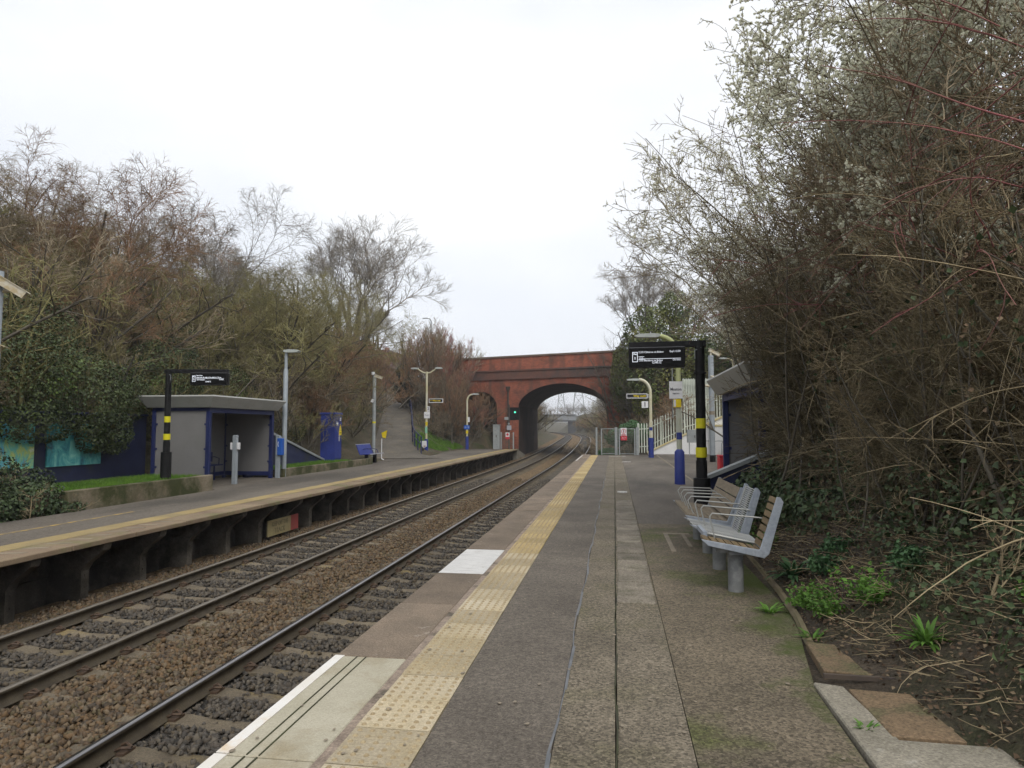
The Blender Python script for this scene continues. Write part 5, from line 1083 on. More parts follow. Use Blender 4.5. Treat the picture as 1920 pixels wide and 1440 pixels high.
# ------------------------------------------------------------------ vegetation generators
def unit(v): return v / np.maximum(np.linalg.norm(v, axis=-1, keepdims=True), 1e-9)
def grow(rs, o, d, Ln, r, nseg, wob, trop, tip=0.35):
    """polylines: o,d (n,3), lengths, base radii -> points (n,nseg+1,3), radii (n,nseg+1)"""
    n = len(o); P_ = np.zeros((n, nseg + 1, 3)); P_[:, 0] = o; d = unit(d)
    trop = np.asarray(trop, float)
    for i in range(nseg):
        d = unit(d + rs.normal(size=(n, 3)) * wob + trop); P_[:, i + 1] = P_[:, i] + d * (Ln / nseg)[:, None]
    t = np.linspace(0, 1, nseg + 1)[None]; return P_, r[:, None] * (1 - (1 - tip) * t)
def kids(rs, P_, rad, Ln, per, t0, t1, ang, ratio, rr=0.55, jit=0.3, bias=None, rnd_l=(0.65, 1.3)):
    n, k = P_.shape[:2]; nseg = k - 1; i = np.repeat(np.arange(n), per); t = rs.uniform(t0, t1, len(i)); s = np.minimum((t * nseg).astype(int), nseg - 1); f = t * nseg - s
    a, b_ = P_[i, s], P_[i, s + 1]; o = a + (b_ - a) * f[:, None]; pd = unit(b_ - a)
    perp = unit(np.cross(pd, rs.normal(size=(len(i), 3)))); an = ang * rs.uniform(1 - jit, 1 + jit, len(i))
    d = pd * np.cos(an)[:, None] + perp * np.sin(an)[:, None]
    if bias is not None: d = d + np.asarray(bias)
    Lc = Ln[i] * ratio * (1.15 - 0.6 * t) * rs.uniform(*rnd_l, len(i)); rc = (rad[i, s] * (1 - f) + rad[i, s + 1] * f) * rr
    return o, d, Lc, rc
def tubes(sets, sides=3):
    """list of (P, rad) -> V, F quads"""
    Vs, Fs, base = [], [], 0
    for P_, rad in sets:
        n, k = P_.shape[:2]; T = np.gradient(P_, axis=1); T = unit(T)
        ref = unit(np.cross(T, np.array([0.31, 0.87, 0.38]))); bn = np.cross(T, ref)
        a = 2 * PI * np.arange(sides) / sides
        V = P_[:, :, None, :] + (ref[:, :, None, :] * np.cos(a)[None, None, :, None] + bn[:, :, None, :] * np.sin(a)[None, None, :, None]) * rad[:, :, None, None]
        idx = base + np.arange(n * k * sides).reshape(n, k, sides); nx_ = np.roll(idx, -1, 2)
        Fs.append(np.stack([idx[:, :-1], nx_[:, :-1], nx_[:, 1:], idx[:, 1:]], -1).reshape(-1, 4)); Vs.append(V.reshape(-1, 3)); base += n * k * sides
    return np.concatenate(Vs), np.concatenate(Fs)
def leaf_arr(rs, C, Nn, size, fold=0.18, asp=0.42):
    n = len(C); size = np.broadcast_to(size, (n,)) * rs.uniform(0.7, 1.3, n); t = unit(np.cross(Nn, rs.normal(size=(n, 3)))); b_ = np.cross(Nn, t)
    s = size[:, None]
    V = np.stack([C - t * s * 0.5, C + b_ * s * asp + Nn * s * fold - t * s * 0.08, C + t * s * 0.55, C - b_ * s * asp + Nn * s * fold - t * s * 0.08], 1)
    F_ = np.arange(4 * n).reshape(n, 4)
    T = np.concatenate([F_[:, [0, 1, 2]], F_[:, [0, 2, 3]]]); return V.reshape(-1, 3), T

VEG = {}
def tree_proto(key, seed, H, n0=1, stem=0.5, per=(9, 8, 7, 5), ang=(0.75, 0.75, 0.7, 0.7), ratio=(0.62, 0.5, 0.48, 0.5), trop=((0, 0, 0.06),) * 5, r0=0.13, lean=0.12, base=0.25, wob=0.14, minr=0.007, t0=(0.3, 0.2, 0.15, 0.1), spread=0.5):
    rs = np.random.RandomState(seed)
    o = np.stack([rs.normal(size=n0) * base * (n0 > 1), rs.normal(size=n0) * base * (n0 > 1), np.full(n0, -0.4)], -1)
    d = np.stack([rs.normal(size=n0) * lean * (1 if n0 == 1 else spread / lean), rs.normal(size=n0) * lean * (1 if n0 == 1 else spread / lean), np.ones(n0)], -1)
    Ln = np.full(n0, H * stem) * rs.uniform(0.8, 1.15, n0); rad = np.full(n0, r0) * rs.uniform(0.7, 1.1, n0)
    thick, thin = [], []
    P_, rd = grow(rs, o, d, Ln, rad, 7, wob * 0.6, trop[0], 0.45); thick.append((P_, rd)); lvl = (P_, rd, Ln)
    for k, n in enumerate(per):
        o, d, Lc, rc = kids(rs, *lvl[:2], lvl[2], n, t0[k], 1.0, ang[k], ratio[k], rnd_l=(0.85, 1.1) if k == 0 else (0.65, 1.3)); rc = np.maximum(rc, minr)
        seg = 5 if k == 0 else (4 if k == 1 else (3 if k == 2 else 2))
        P_, rd = grow(rs, o, d, Lc, rc, seg, wob, trop[min(k + 1, len(trop) - 1)], 0.4); rd = np.maximum(rd, minr * 0.55)
        (thick if k == 0 else thin).append((P_, rd)); lvl = (P_, rd, Lc)
    f = H / np.percentile(thin[-1][0][:, -1, 2], 99.5)            # scale to the wanted height
    thick = [(a * f, b_ * f) for a, b_ in thick]; thin = [(a * f, b_) for a, b_ in thin]
    tip = np.concatenate([a[:, -1] for a, _ in thin]); Rm = np.percentile(np.hypot(tip[:, 0], tip[:, 1]), 97)
    def inside(a): r_ = np.hypot(a[:, -1, 0], a[:, -1, 1]) / Rm; return a[:, -1, 2] < H * (1.02 - 0.42 * r_ ** 2) + 0.05 * H * rs.normal(size=len(a))
    for a, _ in thick[1:]:                                          # limbs end at the crown outline
        r_ = np.hypot(a[:, :, 0], a[:, :, 1]) / Rm; out_ = a[:, :, 2] > H * (0.90 - 0.40 * r_ ** 2)
        for i_ in range(1, a.shape[1]): a[:, i_] = np.where(out_[:, i_][:, None], a[:, i_ - 1] + (a[:, i_] - a[:, i_ - 1]) * 0.02, a[:, i_])
    thin = [(lambda k_: (a[k_], b_[k_]))(inside(a)) for a, b_ in thin]       # rounded crown outline
    VEG[key] = {'trunk': tubes(thick, 5), 'crown': tubes(thin, 3)}
def fork_proto(key, seed, H, gens=7, ratio=0.80, a0=0.30, a1=0.62, up=0.05, twig_trop=(0, 0, 0.03), r0=0.20, minr=0.009, twl=0.55, first=4, wide=1.0):
    """a tree that forks again and again, with side twigs on the outer generations"""
    rs = np.random.RandomState(seed); o = np.array([[0, 0, -0.4]]); d = np.array([[0.05, 0.02, 1.0]]); Ln = np.array([1.6]); r = np.array([r0]); thick, thin, outer = [], [], []
    for g in range(gens):
        P_, rd = grow(rs, o, d, Ln, np.maximum(r, minr), 4, 0.07 + 0.01 * g, (0, 0, up), 0.72); (thick if g < 3 else thin).append((P_, rd))
        if g >= 3: outer.append((P_, rd, Ln))
        if g == gens - 1: break
        nk = np.full(len(o), first) if g == 0 else np.where(rs.rand(len(o)) < 0.42, 3, 2); i = np.repeat(np.arange(len(o)), nk); td = unit(P_[:, -1] - P_[:, -2])[i]
        ph = np.concatenate([np.arange(q) * 2 * PI / q + rs.uniform(0, 6.28) for q in nk]); u_ = unit(np.cross(td, np.array([0.3, 0.8, 0.52]))); w_ = np.cross(td, u_); an = rs.uniform(a0, a1, len(i))
        d = td * np.cos(an)[:, None] + (u_ * np.cos(ph)[:, None] + w_ * np.sin(ph)[:, None]) * np.sin(an)[:, None]; o = P_[i, -1]; Ln = Ln[i] * ratio * rs.uniform(0.75, 1.2, len(i)); r = rd[i, -1] * 0.78
    for P_, rd, Lp in outer:
        o, d, Lc, rc = kids(rs, P_, rd, np.maximum(Lp, 0.5), 7, 0.05, 1.0, 0.75, twl); rc = np.maximum(rc, minr); P2, r2 = grow(rs, o, d, Lc, rc, 3, 0.12, twig_trop, 0.5); thin.append((P2, r2))
        o, d, Lc, rc = kids(rs, P2, r2, Lc, 3, 0.2, 1.0, 0.6, 0.55); P3, r3 = grow(rs, o, d, Lc, np.maximum(rc, minr * 0.7), 2, 0.12, twig_trop, 0.5); thin.append((P3, r3))
    f = H / np.percentile(thin[-1][0][:, -1, 2], 99.7); sc_ = np.array([f * wide, f * wide, f])
    VEG[key] = {'trunk': tubes([(a * sc_, b_ * f) for a, b_ in thick], 6), 'crown': tubes([(a * sc_, b_) for a, b_ in thin], 3)}
VEG_MESH = {}
def vmesh(key, part, matn, name):
    k = (key, part)
    if k not in VEG_MESH: VEG_MESH[k] = np_mesh(name, *VEG[key][part], matn)
    return VEG_MESH[k]
def vinst(key, part, matn, name, parent):
    o = inst(name, vmesh(key, part, matn, name), parent)           # copies share the mesh; the colour sits on the object
    o.material_slots[0].link = 'OBJECT'; o.material_slots[0].material = M[matn]; return o
def plant(key, name, label, cat, loc, rz=0.0, sc=1.0, trunk_m='bark', crown_m='twig_brown', group=None, parts=('trunk', 'crown'), tilt=(0, 0), extra=()):
    t = thing(name, label, cat, loc, rz, group); t.scale = (sc, sc, sc) if not isinstance(sc, tuple) else sc; t.rotation_euler = (tilt[0], tilt[1], rz)
    vinst(key, 'trunk', trunk_m, parts[0], t); vinst(key, 'crown', crown_m, parts[1], t)
    for part, m_, nm in extra: vinst(key, part, m_, nm, t)
    return t
def G(x, y): return float(gzi(np.array(x), np.array(y)))

up = (0, 0, 0.10)
tree_proto('arching', 11, 10.0, 2, 0.55, (9, 8, 8, 6), (0.6, 0.75, 0.8, 0.75), (0.66, 0.55, 0.55, 0.5), ((0, 0, .08), (0, 0, .14), (0, 0, .02), (0, 0, -.12), (0, 0, -.2)), 0.10, wob=0.16)
tree_proto('arching_b', 12, 10.0, 3, 0.55, (8, 8, 8, 6), (0.6, 0.75, 0.8, 0.75), (0.62, 0.55, 0.55, 0.5), ((0, 0, .08), (0, 0, .12), (0, 0, .04), (0, 0, -.08), (0, 0, -.16)), 0.09, wob=0.17, spread=0.4)
fork_proto('fan', 5, 10.0, 7, 0.80, 0.30, 0.60, 0.04, (0, 0, 0.05), 0.24, 0.0075, 0.6, 5, 1.05)
fork_proto('dome', 6, 10.0, 7, 0.80, 0.30, 0.65, 0.02, (0, 0, -0.10), 0.18, 0.008, 0.75, 4, 1.0)
tree_proto('dense', 31, 10.0, 5, 0.55, (8, 8, 8, 5), (0.7, 0.8, 0.8, 0.8), (0.6, 0.55, 0.55, 0.55), ((0, 0, .06), (0, 0, .05), (0, 0, .03), (0, 0, 0), (0, 0, 0)), 0.08, wob=0.18, spread=0.55, base=0.5)
tree_proto('shrub', 41, 3.6, 14, 0.62, (8, 7, 6), (0.6, 0.7, 0.7), (0.5, 0.5, 0.5), ((0, 0, .05), (0, 0, .10), (0, 0, .05), (0, 0, .02)), 0.032, wob=0.17, spread=0.6, base=0.6, minr=0.008)
tree_proto('shrub_b', 42, 3.4, 18, 0.60, (7, 7, 5), (0.6, 0.7, 0.7), (0.5, 0.5, 0.5), ((0, 0, .02), (0, 0, .05), (0, 0, 0), (0, 0, -.05)), 0.028, wob=0.2, spread=0.75, base=0.7, minr=0.008)
tree_proto('wands', 43, 5.0, 16, 0.75, (7, 6, 4), (0.35, 0.45, 0.5), (0.5, 0.5, 0.5), ((0, 0, .06), (0, 0, .14), (0, 0, .10), (0, 0, .08)), 0.03, wob=0.10, spread=0.32, base=0.7, minr=0.009)

# ------------------------------------------------------------------ left bank: trees that stand apart on the skyline
plant('dome', 'bare_tree', 'tall bare tree with drooping twigs at the left picture edge', 'tree', (-21.3, 19.5, G(-21.3, 19.5)), 4.4, 0.80, crown_m='twig_brown')
plant('dome', 'bare_tree', 'broad bare tree with arching twigs above the ivy and murals', 'tree', (-20.2, 23.5, G(-20.2, 23.5)), 1.0, 0.95, crown_m='twig_russet')
plant('arching_b', 'bare_tree', 'bare tree with a pale trunk left of the domed tree', 'tree', (-22.5, 27.5, G(-22.5, 27.5)), 4.1, 0.88, crown_m='twig_brown')
plant('dome', 'bare_tree', 'domed bare tree standing above the far shelter roof', 'tree', (-21.2, 32.0, G(-21.2, 32)), 3.3, 1.06, crown_m='twig_grey')
plant('dense', 'bare_tree', 'dense olive brown tree between the domed tree and the fan tree', 'tree', (-17.6, 36.5, G(-17.6, 36.5)), 0.0, (0.95, 0.95, 0.92), crown_m='twig_olive')
plant('dense', 'bare_tree', 'second olive brown tree behind the blue cabinet', 'tree', (-18.6, 32.0, G(-18.6, 32.0)), 1.9, 0.80, crown_m='twig_olive')
plant('fan', 'bare_tree', 'large fan-shaped bare tree left of the ramp against the sky', 'tree', (-20.6, 52.0, G(-20.6, 52)), 0.7, 1.42, trunk_m='bark_pale', crown_m='twig_grey')
plant('fan', 'bare_tree', 'smaller bare tree overhanging the top of the ramp', 'tree', (-26.5, 72.0, G(-26.5, 72)), 3.7, 0.85, crown_m='twig_grey')
for i, (x, y_, s, rz) in enumerate(((-24.5, 17.5, 0.85, 1.0), (-25, 24, 0.85, 2.2), (-25.5, 31, 0.8, 0.3), (-24, 39, 0.9, 5.0), (-25, 45, 0.85, 1.4), (-21.5, 42, 0.9, 2.6), (-19.0, 27.5, 0.70, 3.9), (-18.0, 19.0, 0.62, 5.5))):
    plant(('arching', 'arching_b', 'dense')[i % 3], 'bare_tree', 'bare tree filling in behind the first row on the left bank', 'tree', (x, y_, G(x, y_)), rz, s, crown_m=('twig_brown', 'twig_russet', 'twig_olive')[i % 3], group='bare trees behind on the left bank')
# scrub on the bank
rr = random.Random(8)
for iy in range(22):
    for ix in range(4):
        y_ = 10.0 + iy * 2.45 + rr.uniform(-0.8, 0.8); x = -15.5 - ix * 2.4 + rr.uniform(-0.8, 0.8)
        if y_ > 41: x += 1.6
        d_, _ = path_info(np.array(x), np.array(y_))
        if float(d_) < (3.3 if y_ > 42 else 3.6): continue
        if y_ < 19.8 and x > -15.8: continue
        if y_ > 41 and -0.365 < x / y_ < -0.27: continue            # open line of the ramp
        key = ('shrub', 'shrub_b', 'dense', 'shrub')[(ix + iy * 3) % 4]; h_ = rr.uniform(0.85, 1.15) * (3.3, 4.4, 5.2, 5.6)[ix] * (1.0 if y_ < 40 else 0.9)
        s = h_ / (10.0 if key == 'dense' else 3.5)
        if y_ > 40: cm = ('twig_russet', 'twig_russet', 'twig_red', 'twig_brown')[(ix * 7 + iy) % 4]
        elif y_ > 30: cm = ('twig_russet', 'twig_olive', 'twig_brown')[(ix * 5 + iy) % 3]
        else: cm = ('twig_olive', 'twig_brown', 'twig_olive')[(ix * 5 + iy) % 3]
        plant(key, 'bare_shrub', 'bare brown shrub in the tangled scrub on the left bank', 'shrub', (x, y_, G(x, y_) - 0.05), rr.uniform(0, 6.3), s, crown_m=cm, group='scrub on the left bank')
for i, (x, y_, s) in enumerate(((-13.9, 57.2, 0.95), (-12.7, 60.4, 0.6), (-14.9, 59.4, 0.95), (-17.2, 61.8, 1.15), (-14.9, 61.6, 0.95), (-17.8, 63.0, 1.2), (-18.5, 68.0, 1.1), (-16.5, 65.5, 1.2))):
    plant('wands', 'wand_shrub', 'upright reddish wand shrub in front of the bridge wall', 'shrub', (x, y_, G(x, y_)), i * 1.3, s * 1.3, crown_m=('twig_russet', 'twig_red', 'twig_brown')[i % 3], group='wand shrubs before the bridge')

# ------------------------------------------------------------------ ivy, evergreens
def blob_leaves(rs, blobs, n, size, thick=0.25):
    """leaf positions on and just under a union of ellipsoids"""
    C, Nn = [], []
    for (c, r, w) in blobs:
        m = int(n * w); v = unit(rs.normal(size=(m, 3))); k_ = 1 - thick * rs.rand(m) ** 1.5 + 0.10 * np.sin(v[:, 0] * 7 + c[1]) * np.cos(v[:, 2] * 6 + c[0])
        C.append(np.array(c) + v * np.array(r) * k_[:, None]); Nn.append(unit(v + rs.normal(size=(m, 3)) * 0.55 + np.array([0, 0, 0.25])))
    C = np.concatenate(C); Nn = np.concatenate(Nn); return leaf_arr(rs, C, Nn, size)
def ivy_thing(name, label, cat, blobs, n, size, m_, stems, seed, parts=('foliage', 'stems'), stem_m='bark', group=None, root_x=None):
    rs = np.random.RandomState(seed); c0 = blobs[0][0]; t = thing(name, label, cat, (c0[0], c0[1], G(c0[0], c0[1])), 0, group); off = np.array(t.location)
    V, F_ = blob_leaves(rs, blobs, n, size); inst(parts[0], np_mesh(parts[0], V - off, F_, m_), t)
    o = np.array([b_[0] for b_ in blobs]); o = np.repeat(o, stems, 0) * 1.0 + rs.normal(size=(len(o) * stems, 3)) * np.array([0.3, 0.3, 0.0]); o[:, 0] = o[:, 0] if root_x is None else np.minimum(o[:, 0], root_x - 0.4 * rs.rand(len(o))); o[:, 2] = np.array([G(p[0], p[1]) for p in o]) - 0.1
    tgt = np.repeat(np.array([np.array(b_[0]) + np.array([0, 0, b_[1][2] * 0.5]) for b_ in blobs]), stems, 0) + rs.normal(size=o.shape) * np.repeat(np.array([b_[1] for b_ in blobs]), stems, 0) * 0.35
    d = tgt - o; Ln = np.linalg.norm(d, axis=1); P_, rd = grow(rs, o, d, Ln, np.full(len(o), 0.05) * np.clip(Ln / 3, 0.3, 2), 6, 0.10, (0, 0, 0))
    o2, d2, L2, r2 = kids(rs, P_, rd, Ln, 14, 0.2, 1, 0.8, 0.38); r2 = np.maximum(r2, 0.006); P2, rd2 = grow(rs, o2, d2, L2, r2, 4, 0.2, (0, 0, .03))
    o3, d3, L3, r3 = kids(rs, P2, rd2, L2, 5, 0.2, 1, 0.8, 0.5); r3 = np.maximum(r3, 0.005); P3, rd3 = grow(rs, o3, d3, L3, r3, 2, 0.2, (0, 0, .0))
    V, F_ = tubes([(P_, rd), (P2, rd2), (P3, rd3)], 3); inst(parts[1], np_mesh(parts[1], V - off, F_, stem_m), t)
    return t
ivy_thing('evergreen_shrub', 'dark leafy evergreen overhanging the murals at the left', 'shrub',
          [((-14.9, 14.6, 2.9), (1.6, 2.1, 1.55), .17), ((-14.7, 16.9, 2.55), (1.3, 1.5, 1.25), .16), ((-15.4, 12.3, 3.5), (1.6, 2.0, 1.9), .15), ((-15.2, 18.8, 2.5), (1.1, 1.2, 1.2), .12), ((-16.2, 16.5, 4.2), (1.3, 2.0, 1.3), .12), ((-16.2, 13.5, 5.0), (1.4, 2.0, 1.2), .10), ((-16.4, 10.5, 4.6), (1.6, 2.0, 1.6), .12), ((-14.2, 17.7, 1.5), (0.45, 0.6, 0.65), .05), ((-14.35, 15.2, 1.72), (0.45, 1.4, 0.5), .06), ((-14.3, 17.0, 1.45), (0.35, 0.55, 0.55), .04), ((-14.35, 12.9, 1.75), (0.45, 1.2, 0.5), .05)], 36000, 0.068, 'leaf_dark', 6, 51, stem_m='twig_olive', root_x=-14.9)
for i, (x, y_, s) in enumerate(((-15.9, 17.4, 0.7), (-15.3, 11.0, 0.9))):
    plant('shrub_b', 'bare_shrub', ('bare twigs tangled through the evergreen above the teal mural', 'bare twigs beside the camera post at the left edge')[i], 'shrub', (x, y_, 1.4), i * 1.9, s, crown_m='twig_olive', group='twigs above the murals')
for i, (c, r, n_) in enumerate((((-15.4, 21.6, 3.4), (1.0, 1.8, 1.3), 6000), ((-16.2, 26.5, 2.9), (1.1, 2.0, 1.5), 6000), ((-15.2, 29.5, 1.6), (0.9, 2.0, 0.8), 4000), ((-17.5, 24.0, 4.6), (1.4, 2.0, 1.7), 6000), ((-18.0, 35.5, 5.0), (1.6, 2.2, 1.6), 6000))):
    ivy_thing('ivy_shrub', ('ivy-covered shrub rising behind the far shelter roof', 'ivy-covered shrub right of the far shelter', 'low ivy beside the blue wing wall', 'ivy-covered stems high behind the far shelter', 'ivy in the olive tree above the blue cabinet')[i], 'shrub', [(c, r, 1.0)], n_, 0.065, 'leaf_dark', 5, 160 + i, stem_m='twig_olive', group='ivy on the left bank')
ivy_thing('ivy_clump', 'ivy and brambles spilling over the platform below the left camera post', 'ivy',
          [((-12.05, 12.6, 0.05), (0.6, 0.8, 0.55), .25), ((-11.85, 11.6, -0.05), (0.45, 0.7, 0.45), .2), ((-12.4, 11.0, 0.15), (0.6, 0.8, 0.7), .2), ((-11.75, 10.3, -0.1), (0.4, 0.6, 0.35), .1), ((-12.9, 13.3, 0.3), (0.7, 0.7, 0.5), .1), ((-11.7, 13.2, -0.12), (0.3, 0.5, 0.22), .07), ((-12.7, 12.2, 0.7), (0.5, 0.7, 0.5), .08)], 8000, 0.068, 'ivy_leaf', 3, 52, stem_m='twig_straw')
ivy_thing('ivy_clad_tree', 'tall ivy-clad tree block behind the palisade fence by the bridge', 'tree',
          [((3.0, 52, 8.0), (2.4, 2.0, 3.0), .3), ((5.4, 51.5, 7.0), (1.9, 2.0, 3.4), .26), ((1.3, 53.5, 6.3), (1.5, 1.5, 2.6), .18), ((4.0, 51, 4.4), (3.0, 1.8, 2.4), .18), ((4.6, 52, 10.6), (1.2, 1.2, 1.3), .08)], 24000, 0.15, 'ivy_olive', 5, 53)
ivy_thing('ivy_curtain', 'ivy hanging over the right end of the brick bridge', 'ivy',
          [((0.9, 59.2, 5.6), (1.2, 0.9, 2.9), .5), ((2.6, 58.4, 5.0), (1.5, 1.0, 2.8), .5)], 11000, 0.14, 'ivy_olive', 5, 54)
ivy_thing('laurel_bush', 'bright green bush behind the near mesh gates', 'bush', [((1.2, 45.5, 1.35), (1.1, 1.0, 0.75), .6), ((0.2, 46.2, 1.0), (0.8, 0.9, 0.6), .4)], 5000, 0.11, 'weed_dark', 3, 55)
ivy_thing('laurel_bush', 'low green growth behind the mesh of the near gates', 'bush', [((-0.4, 43.2, -0.1), (0.8, 0.7, 0.5), 1.0)], 2500, 0.09, 'weed_dark', 3, 56)
ivy_thing('evergreen_tree', 'small dark conifer at the top of the ramp', 'tree', [((-20.3, 64.8, 5.9), (1.3, 1.3, 1.9), .6), ((-20.1, 64.8, 7.3), (0.8, 0.8, 1.3), .25), ((-21.0, 66.3, 5.4), (1.1, 1.2, 1.3), .15)], 9000, 0.2, 'conifer', 3, 57)
ivy_thing('holly_bush', 'dark evergreen bush behind the steps at the right', 'bush', [((7.8, 50.5, 6.6), (2.2, 1.6, 2.0), .6), ((10.2, 49.5, 6.0), (2.0, 1.6, 1.8), .4)], 9000, 0.15, 'leaf_dark', 4, 58)
ivy_thing('ivy_bank', 'ivy mound at the foot of the thicket beside the near wing wall', 'ivy',
          [((2.35, 10.9, 0.55), (0.62, 0.8, 0.5), .3), ((2.45, 9.8, 0.50), (0.55, 0.9, 0.45), .3), ((2.55, 8.7, 0.5), (0.5, 0.8, 0.4), .2), ((2.9, 10.6, 1.0), (0.6, 1.0, 0.5), .2)], 7500, 0.06, 'ivy_leaf', 3, 59, stem_m='twig_straw')
ivy_thing('ivy_bank', 'thin ivy trailing over the bank at the right picture edge', 'ivy',
          [((2.75, 6.8, 0.55), (0.55, 1.2, 0.35), .4), ((2.6, 5.2, 0.45), (0.55, 1.0, 0.30), .35), ((2.5, 4.0, 0.35), (0.45, 0.7, 0.25), .25)], 3400, 0.042, 'ivy_leaf', 3, 60, stem_m='twig_straw')

ivy_thing('ivy_bank', 'ivy climbing the foot of the thicket behind the weeds', 'ivy',
          [((2.95, 8.2, 1.0), (0.45, 1.1, 0.55), .3), ((2.9, 6.6, 0.9), (0.45, 1.0, 0.5), .3), ((3.0, 9.6, 1.15), (0.5, 0.9, 0.6), .2), ((2.85, 5.3, 0.8), (0.4, 0.8, 0.45), .2)], 5200, 0.05, 'ivy_leaf', 3, 61, stem_m='twig_straw')
# bare trees and scrub around the right end of the bridge and beyond
plant('fan', 'bare_tree', 'bare tree rising behind the ivy-clad tree by the bridge', 'tree', (3.2, 66.0, 6.0), 2.2, (1.0, 1.0, 1.15), crown_m='twig_grey')
plant('arching', 'bare_tree', 'bare tree behind the steps on the right', 'tree', (9.5, 54.0, 4.0), 0.2, 0.95, crown_m='twig_brown')
for i, (x, y_, s) in enumerate(((2.6, 47.2, 0.75), (4.2, 47.6, 0.8), (6.0, 50, 1.0), (0.6, 50.5, 0.8), (1.6, 55.5, 1.0), (9.5, 47.0, 1.1), (11.5, 44, 1.2), (9.2, 40, 1.1), (9.0, 35, 1.1), (8.8, 30, 1.1), (8.6, 25, 1.1), (8.3, 20.5, 1.1), (11.5, 38, 1.3), (11, 28, 1.3))):
    plant(('shrub', 'shrub_b')[i % 2], 'bare_shrub', 'bare shrub on the right bank behind the fence', 'shrub', (x, y_, G(x, y_)), i * 2.1, s, crown_m=('twig_brown', 'twig_russet', 'twig_olive')[i % 3], group='scrub on the right bank')
for i in range(26):
    y_ = 84 + (i // 2) * 13; sx = -1 if i % 2 else 1
    x = float(tshift(y_)) - 5 + sx * (11.0 + rr.uniform(-1, 2)) ; s = rr.uniform(1.3, 1.9)
    if sx < 0 and y_ > 125: x -= 7.0
    key_ = ('shrub', 'shrub_b')[i % 2] if (y_ < 150 or sx < 0) else ('dense', 'shrub', 'arching_b')[i % 3]
    plant(key_, 'bare_tree', 'bare tree in the cutting beyond the brick bridge', 'tree', (x, y_, G(x, y_)), i * 1.7, s * (0.85 if key_.startswith('shrub') else 0.5), crown_m=('twig_olive', 'twig_brown', 'twig_grey')[i % 3], group='trees beyond the bridge')
    x2 = x + sx * 4.5
    key_ = 'shrub' if (y_ < 110 or sx < 0) else ('arching', 'dense', 'shrub_b')[i % 3]
    plant(key_, 'bare_tree', 'bare tree in the cutting beyond the brick bridge', 'tree', (x2, y_ + 5, G(x2, y_ + 5)), i * 2.9, s * (1.0 if key_.startswith('shrub') else 0.6), crown_m=('twig_brown', 'twig_olive', 'twig_grey')[i % 3], group='trees beyond the bridge')
for i in range(56):
    y_ = 79 + (i // 2) * 6.2; sx = -1 if i % 2 else 1; x = float(tshift(y_)) - 5 + sx * (7.6 + rr.uniform(-0.5, 1.2))
    if sx < 0 and y_ > 128: x -= 5.5
    plant(('shrub', 'shrub_b')[(i // 2) % 2], 'bare_shrub', 'bare shrub beside the line beyond the brick bridge', 'shrub', (x, y_, G(x, y_)), i * 2.3, rr.uniform(0.9, 1.3), crown_m=('twig_olive', 'twig_brown', 'twig_russet')[i % 3], group='shrubs beyond the bridge')
for i in range(14):
    x = -75 + i * 7.5 + rr.uniform(-2, 2); y_ = 300 + rr.uniform(-15, 25)
    plant('dense', 'bare_tree', 'distant bare tree on the skyline beyond the concrete bridge', 'tree', (x, y_, 6.0), i * 1.1, 0.7, crown_m='twig_grey', group='skyline trees')

# ------------------------------------------------------------------ right thicket
LIM = ([0, 1.4, 2.2, 3.6, 5.5, 8], [-0.95, -1.0, -1.4, -2.0, -2.4, -2.8])
def thicket_proto(key, seed, H, n0, per, bias, base=(0.6, 0.9), r0=0.026, trop=((-.02, 0, .03), (-.03, 0, .0), (-.01, 0, -.02), (0, 0, -.03)), ratio=(0.5, 0.5, 0.5), ang=(0.75, 0.8, 0.7), spread=0.45, minr=0.0045, lim=LIM, ymin=-1.7, wob=0.12):
    """stems, twigs; branches that would hang past the clear edge of the platform are left out"""
    rs = np.random.RandomState(seed)
    o = np.stack([rs.normal(size=n0) * base[0], rs.normal(size=n0) * base[1], np.full(n0, -0.3)], -1)
    d = np.stack([bias[0] + rs.normal(size=n0) * spread, bias[1] + rs.normal(size=n0) * spread, np.ones(n0)], -1)
    Ln = H * rs.uniform(0.55, 1.1, n0); rad = r0 * rs.uniform(0.6, 1.25, n0)
    def ok(P_): return ~((P_[:, :, 0] < np.interp(P_[:, :, 2], *lim)) | (P_[:, :, 1] < ymin)).any(1)
    P_, rd = grow(rs, o, d, Ln, rad, 9, 0.08, trop[0], 0.35); k = ok(P_); P_, rd, Ln = P_[k], rd[k], Ln[k]; thick = [(P_, rd)]; thin = []; lvl = (P_, rd, Ln)
    for k_, n in enumerate(per):
        o, d, Lc, rc = kids(rs, lvl[0], lvl[1], lvl[2], n, 0.12 if k_ == 0 else 0.1, 1.0, ang[k_], ratio[k_], rr=0.7 if k_ == 0 else 0.55); rc = np.maximum(rc, minr)
        P_, rd = grow(rs, o, d, Lc, rc, (5, 3, 2)[k_], wob, trop[k_ + 1], 0.4); rd = np.maximum(rd, minr * 0.6)
        k = ok(P_); P_, rd, Lc = P_[k], rd[k], Lc[k]; thin.append((P_, rd)); lvl = (P_, rd, Lc)
    VEG[key] = {'trunk': tubes(thick, 5), 'crown': tubes(thin, 3), 'fine': thin[-1][0]}
TT = ((-.01, 0, .03), (-.09, -.02, -.03), (-.05, 0, -.03), (-.03, 0, -.03))
thicket_proto('thicket', 71, 3.3, 52, (12, 7, 4), (-0.10, 0.0), spread=0.35, r0=0.022, ang=(1.05, 0.6, 0.5), ratio=(0.5, 0.55, 0.55), trop=TT, wob=0.06)
thicket_proto('thicket_b', 72, 3.0, 52, (12, 7, 4), (-0.14, 0.05), spread=0.42, r0=0.020, ang=(1.15, 0.65, 0.5), ratio=(0.5, 0.55, 0.55), trop=TT, wob=0.06)
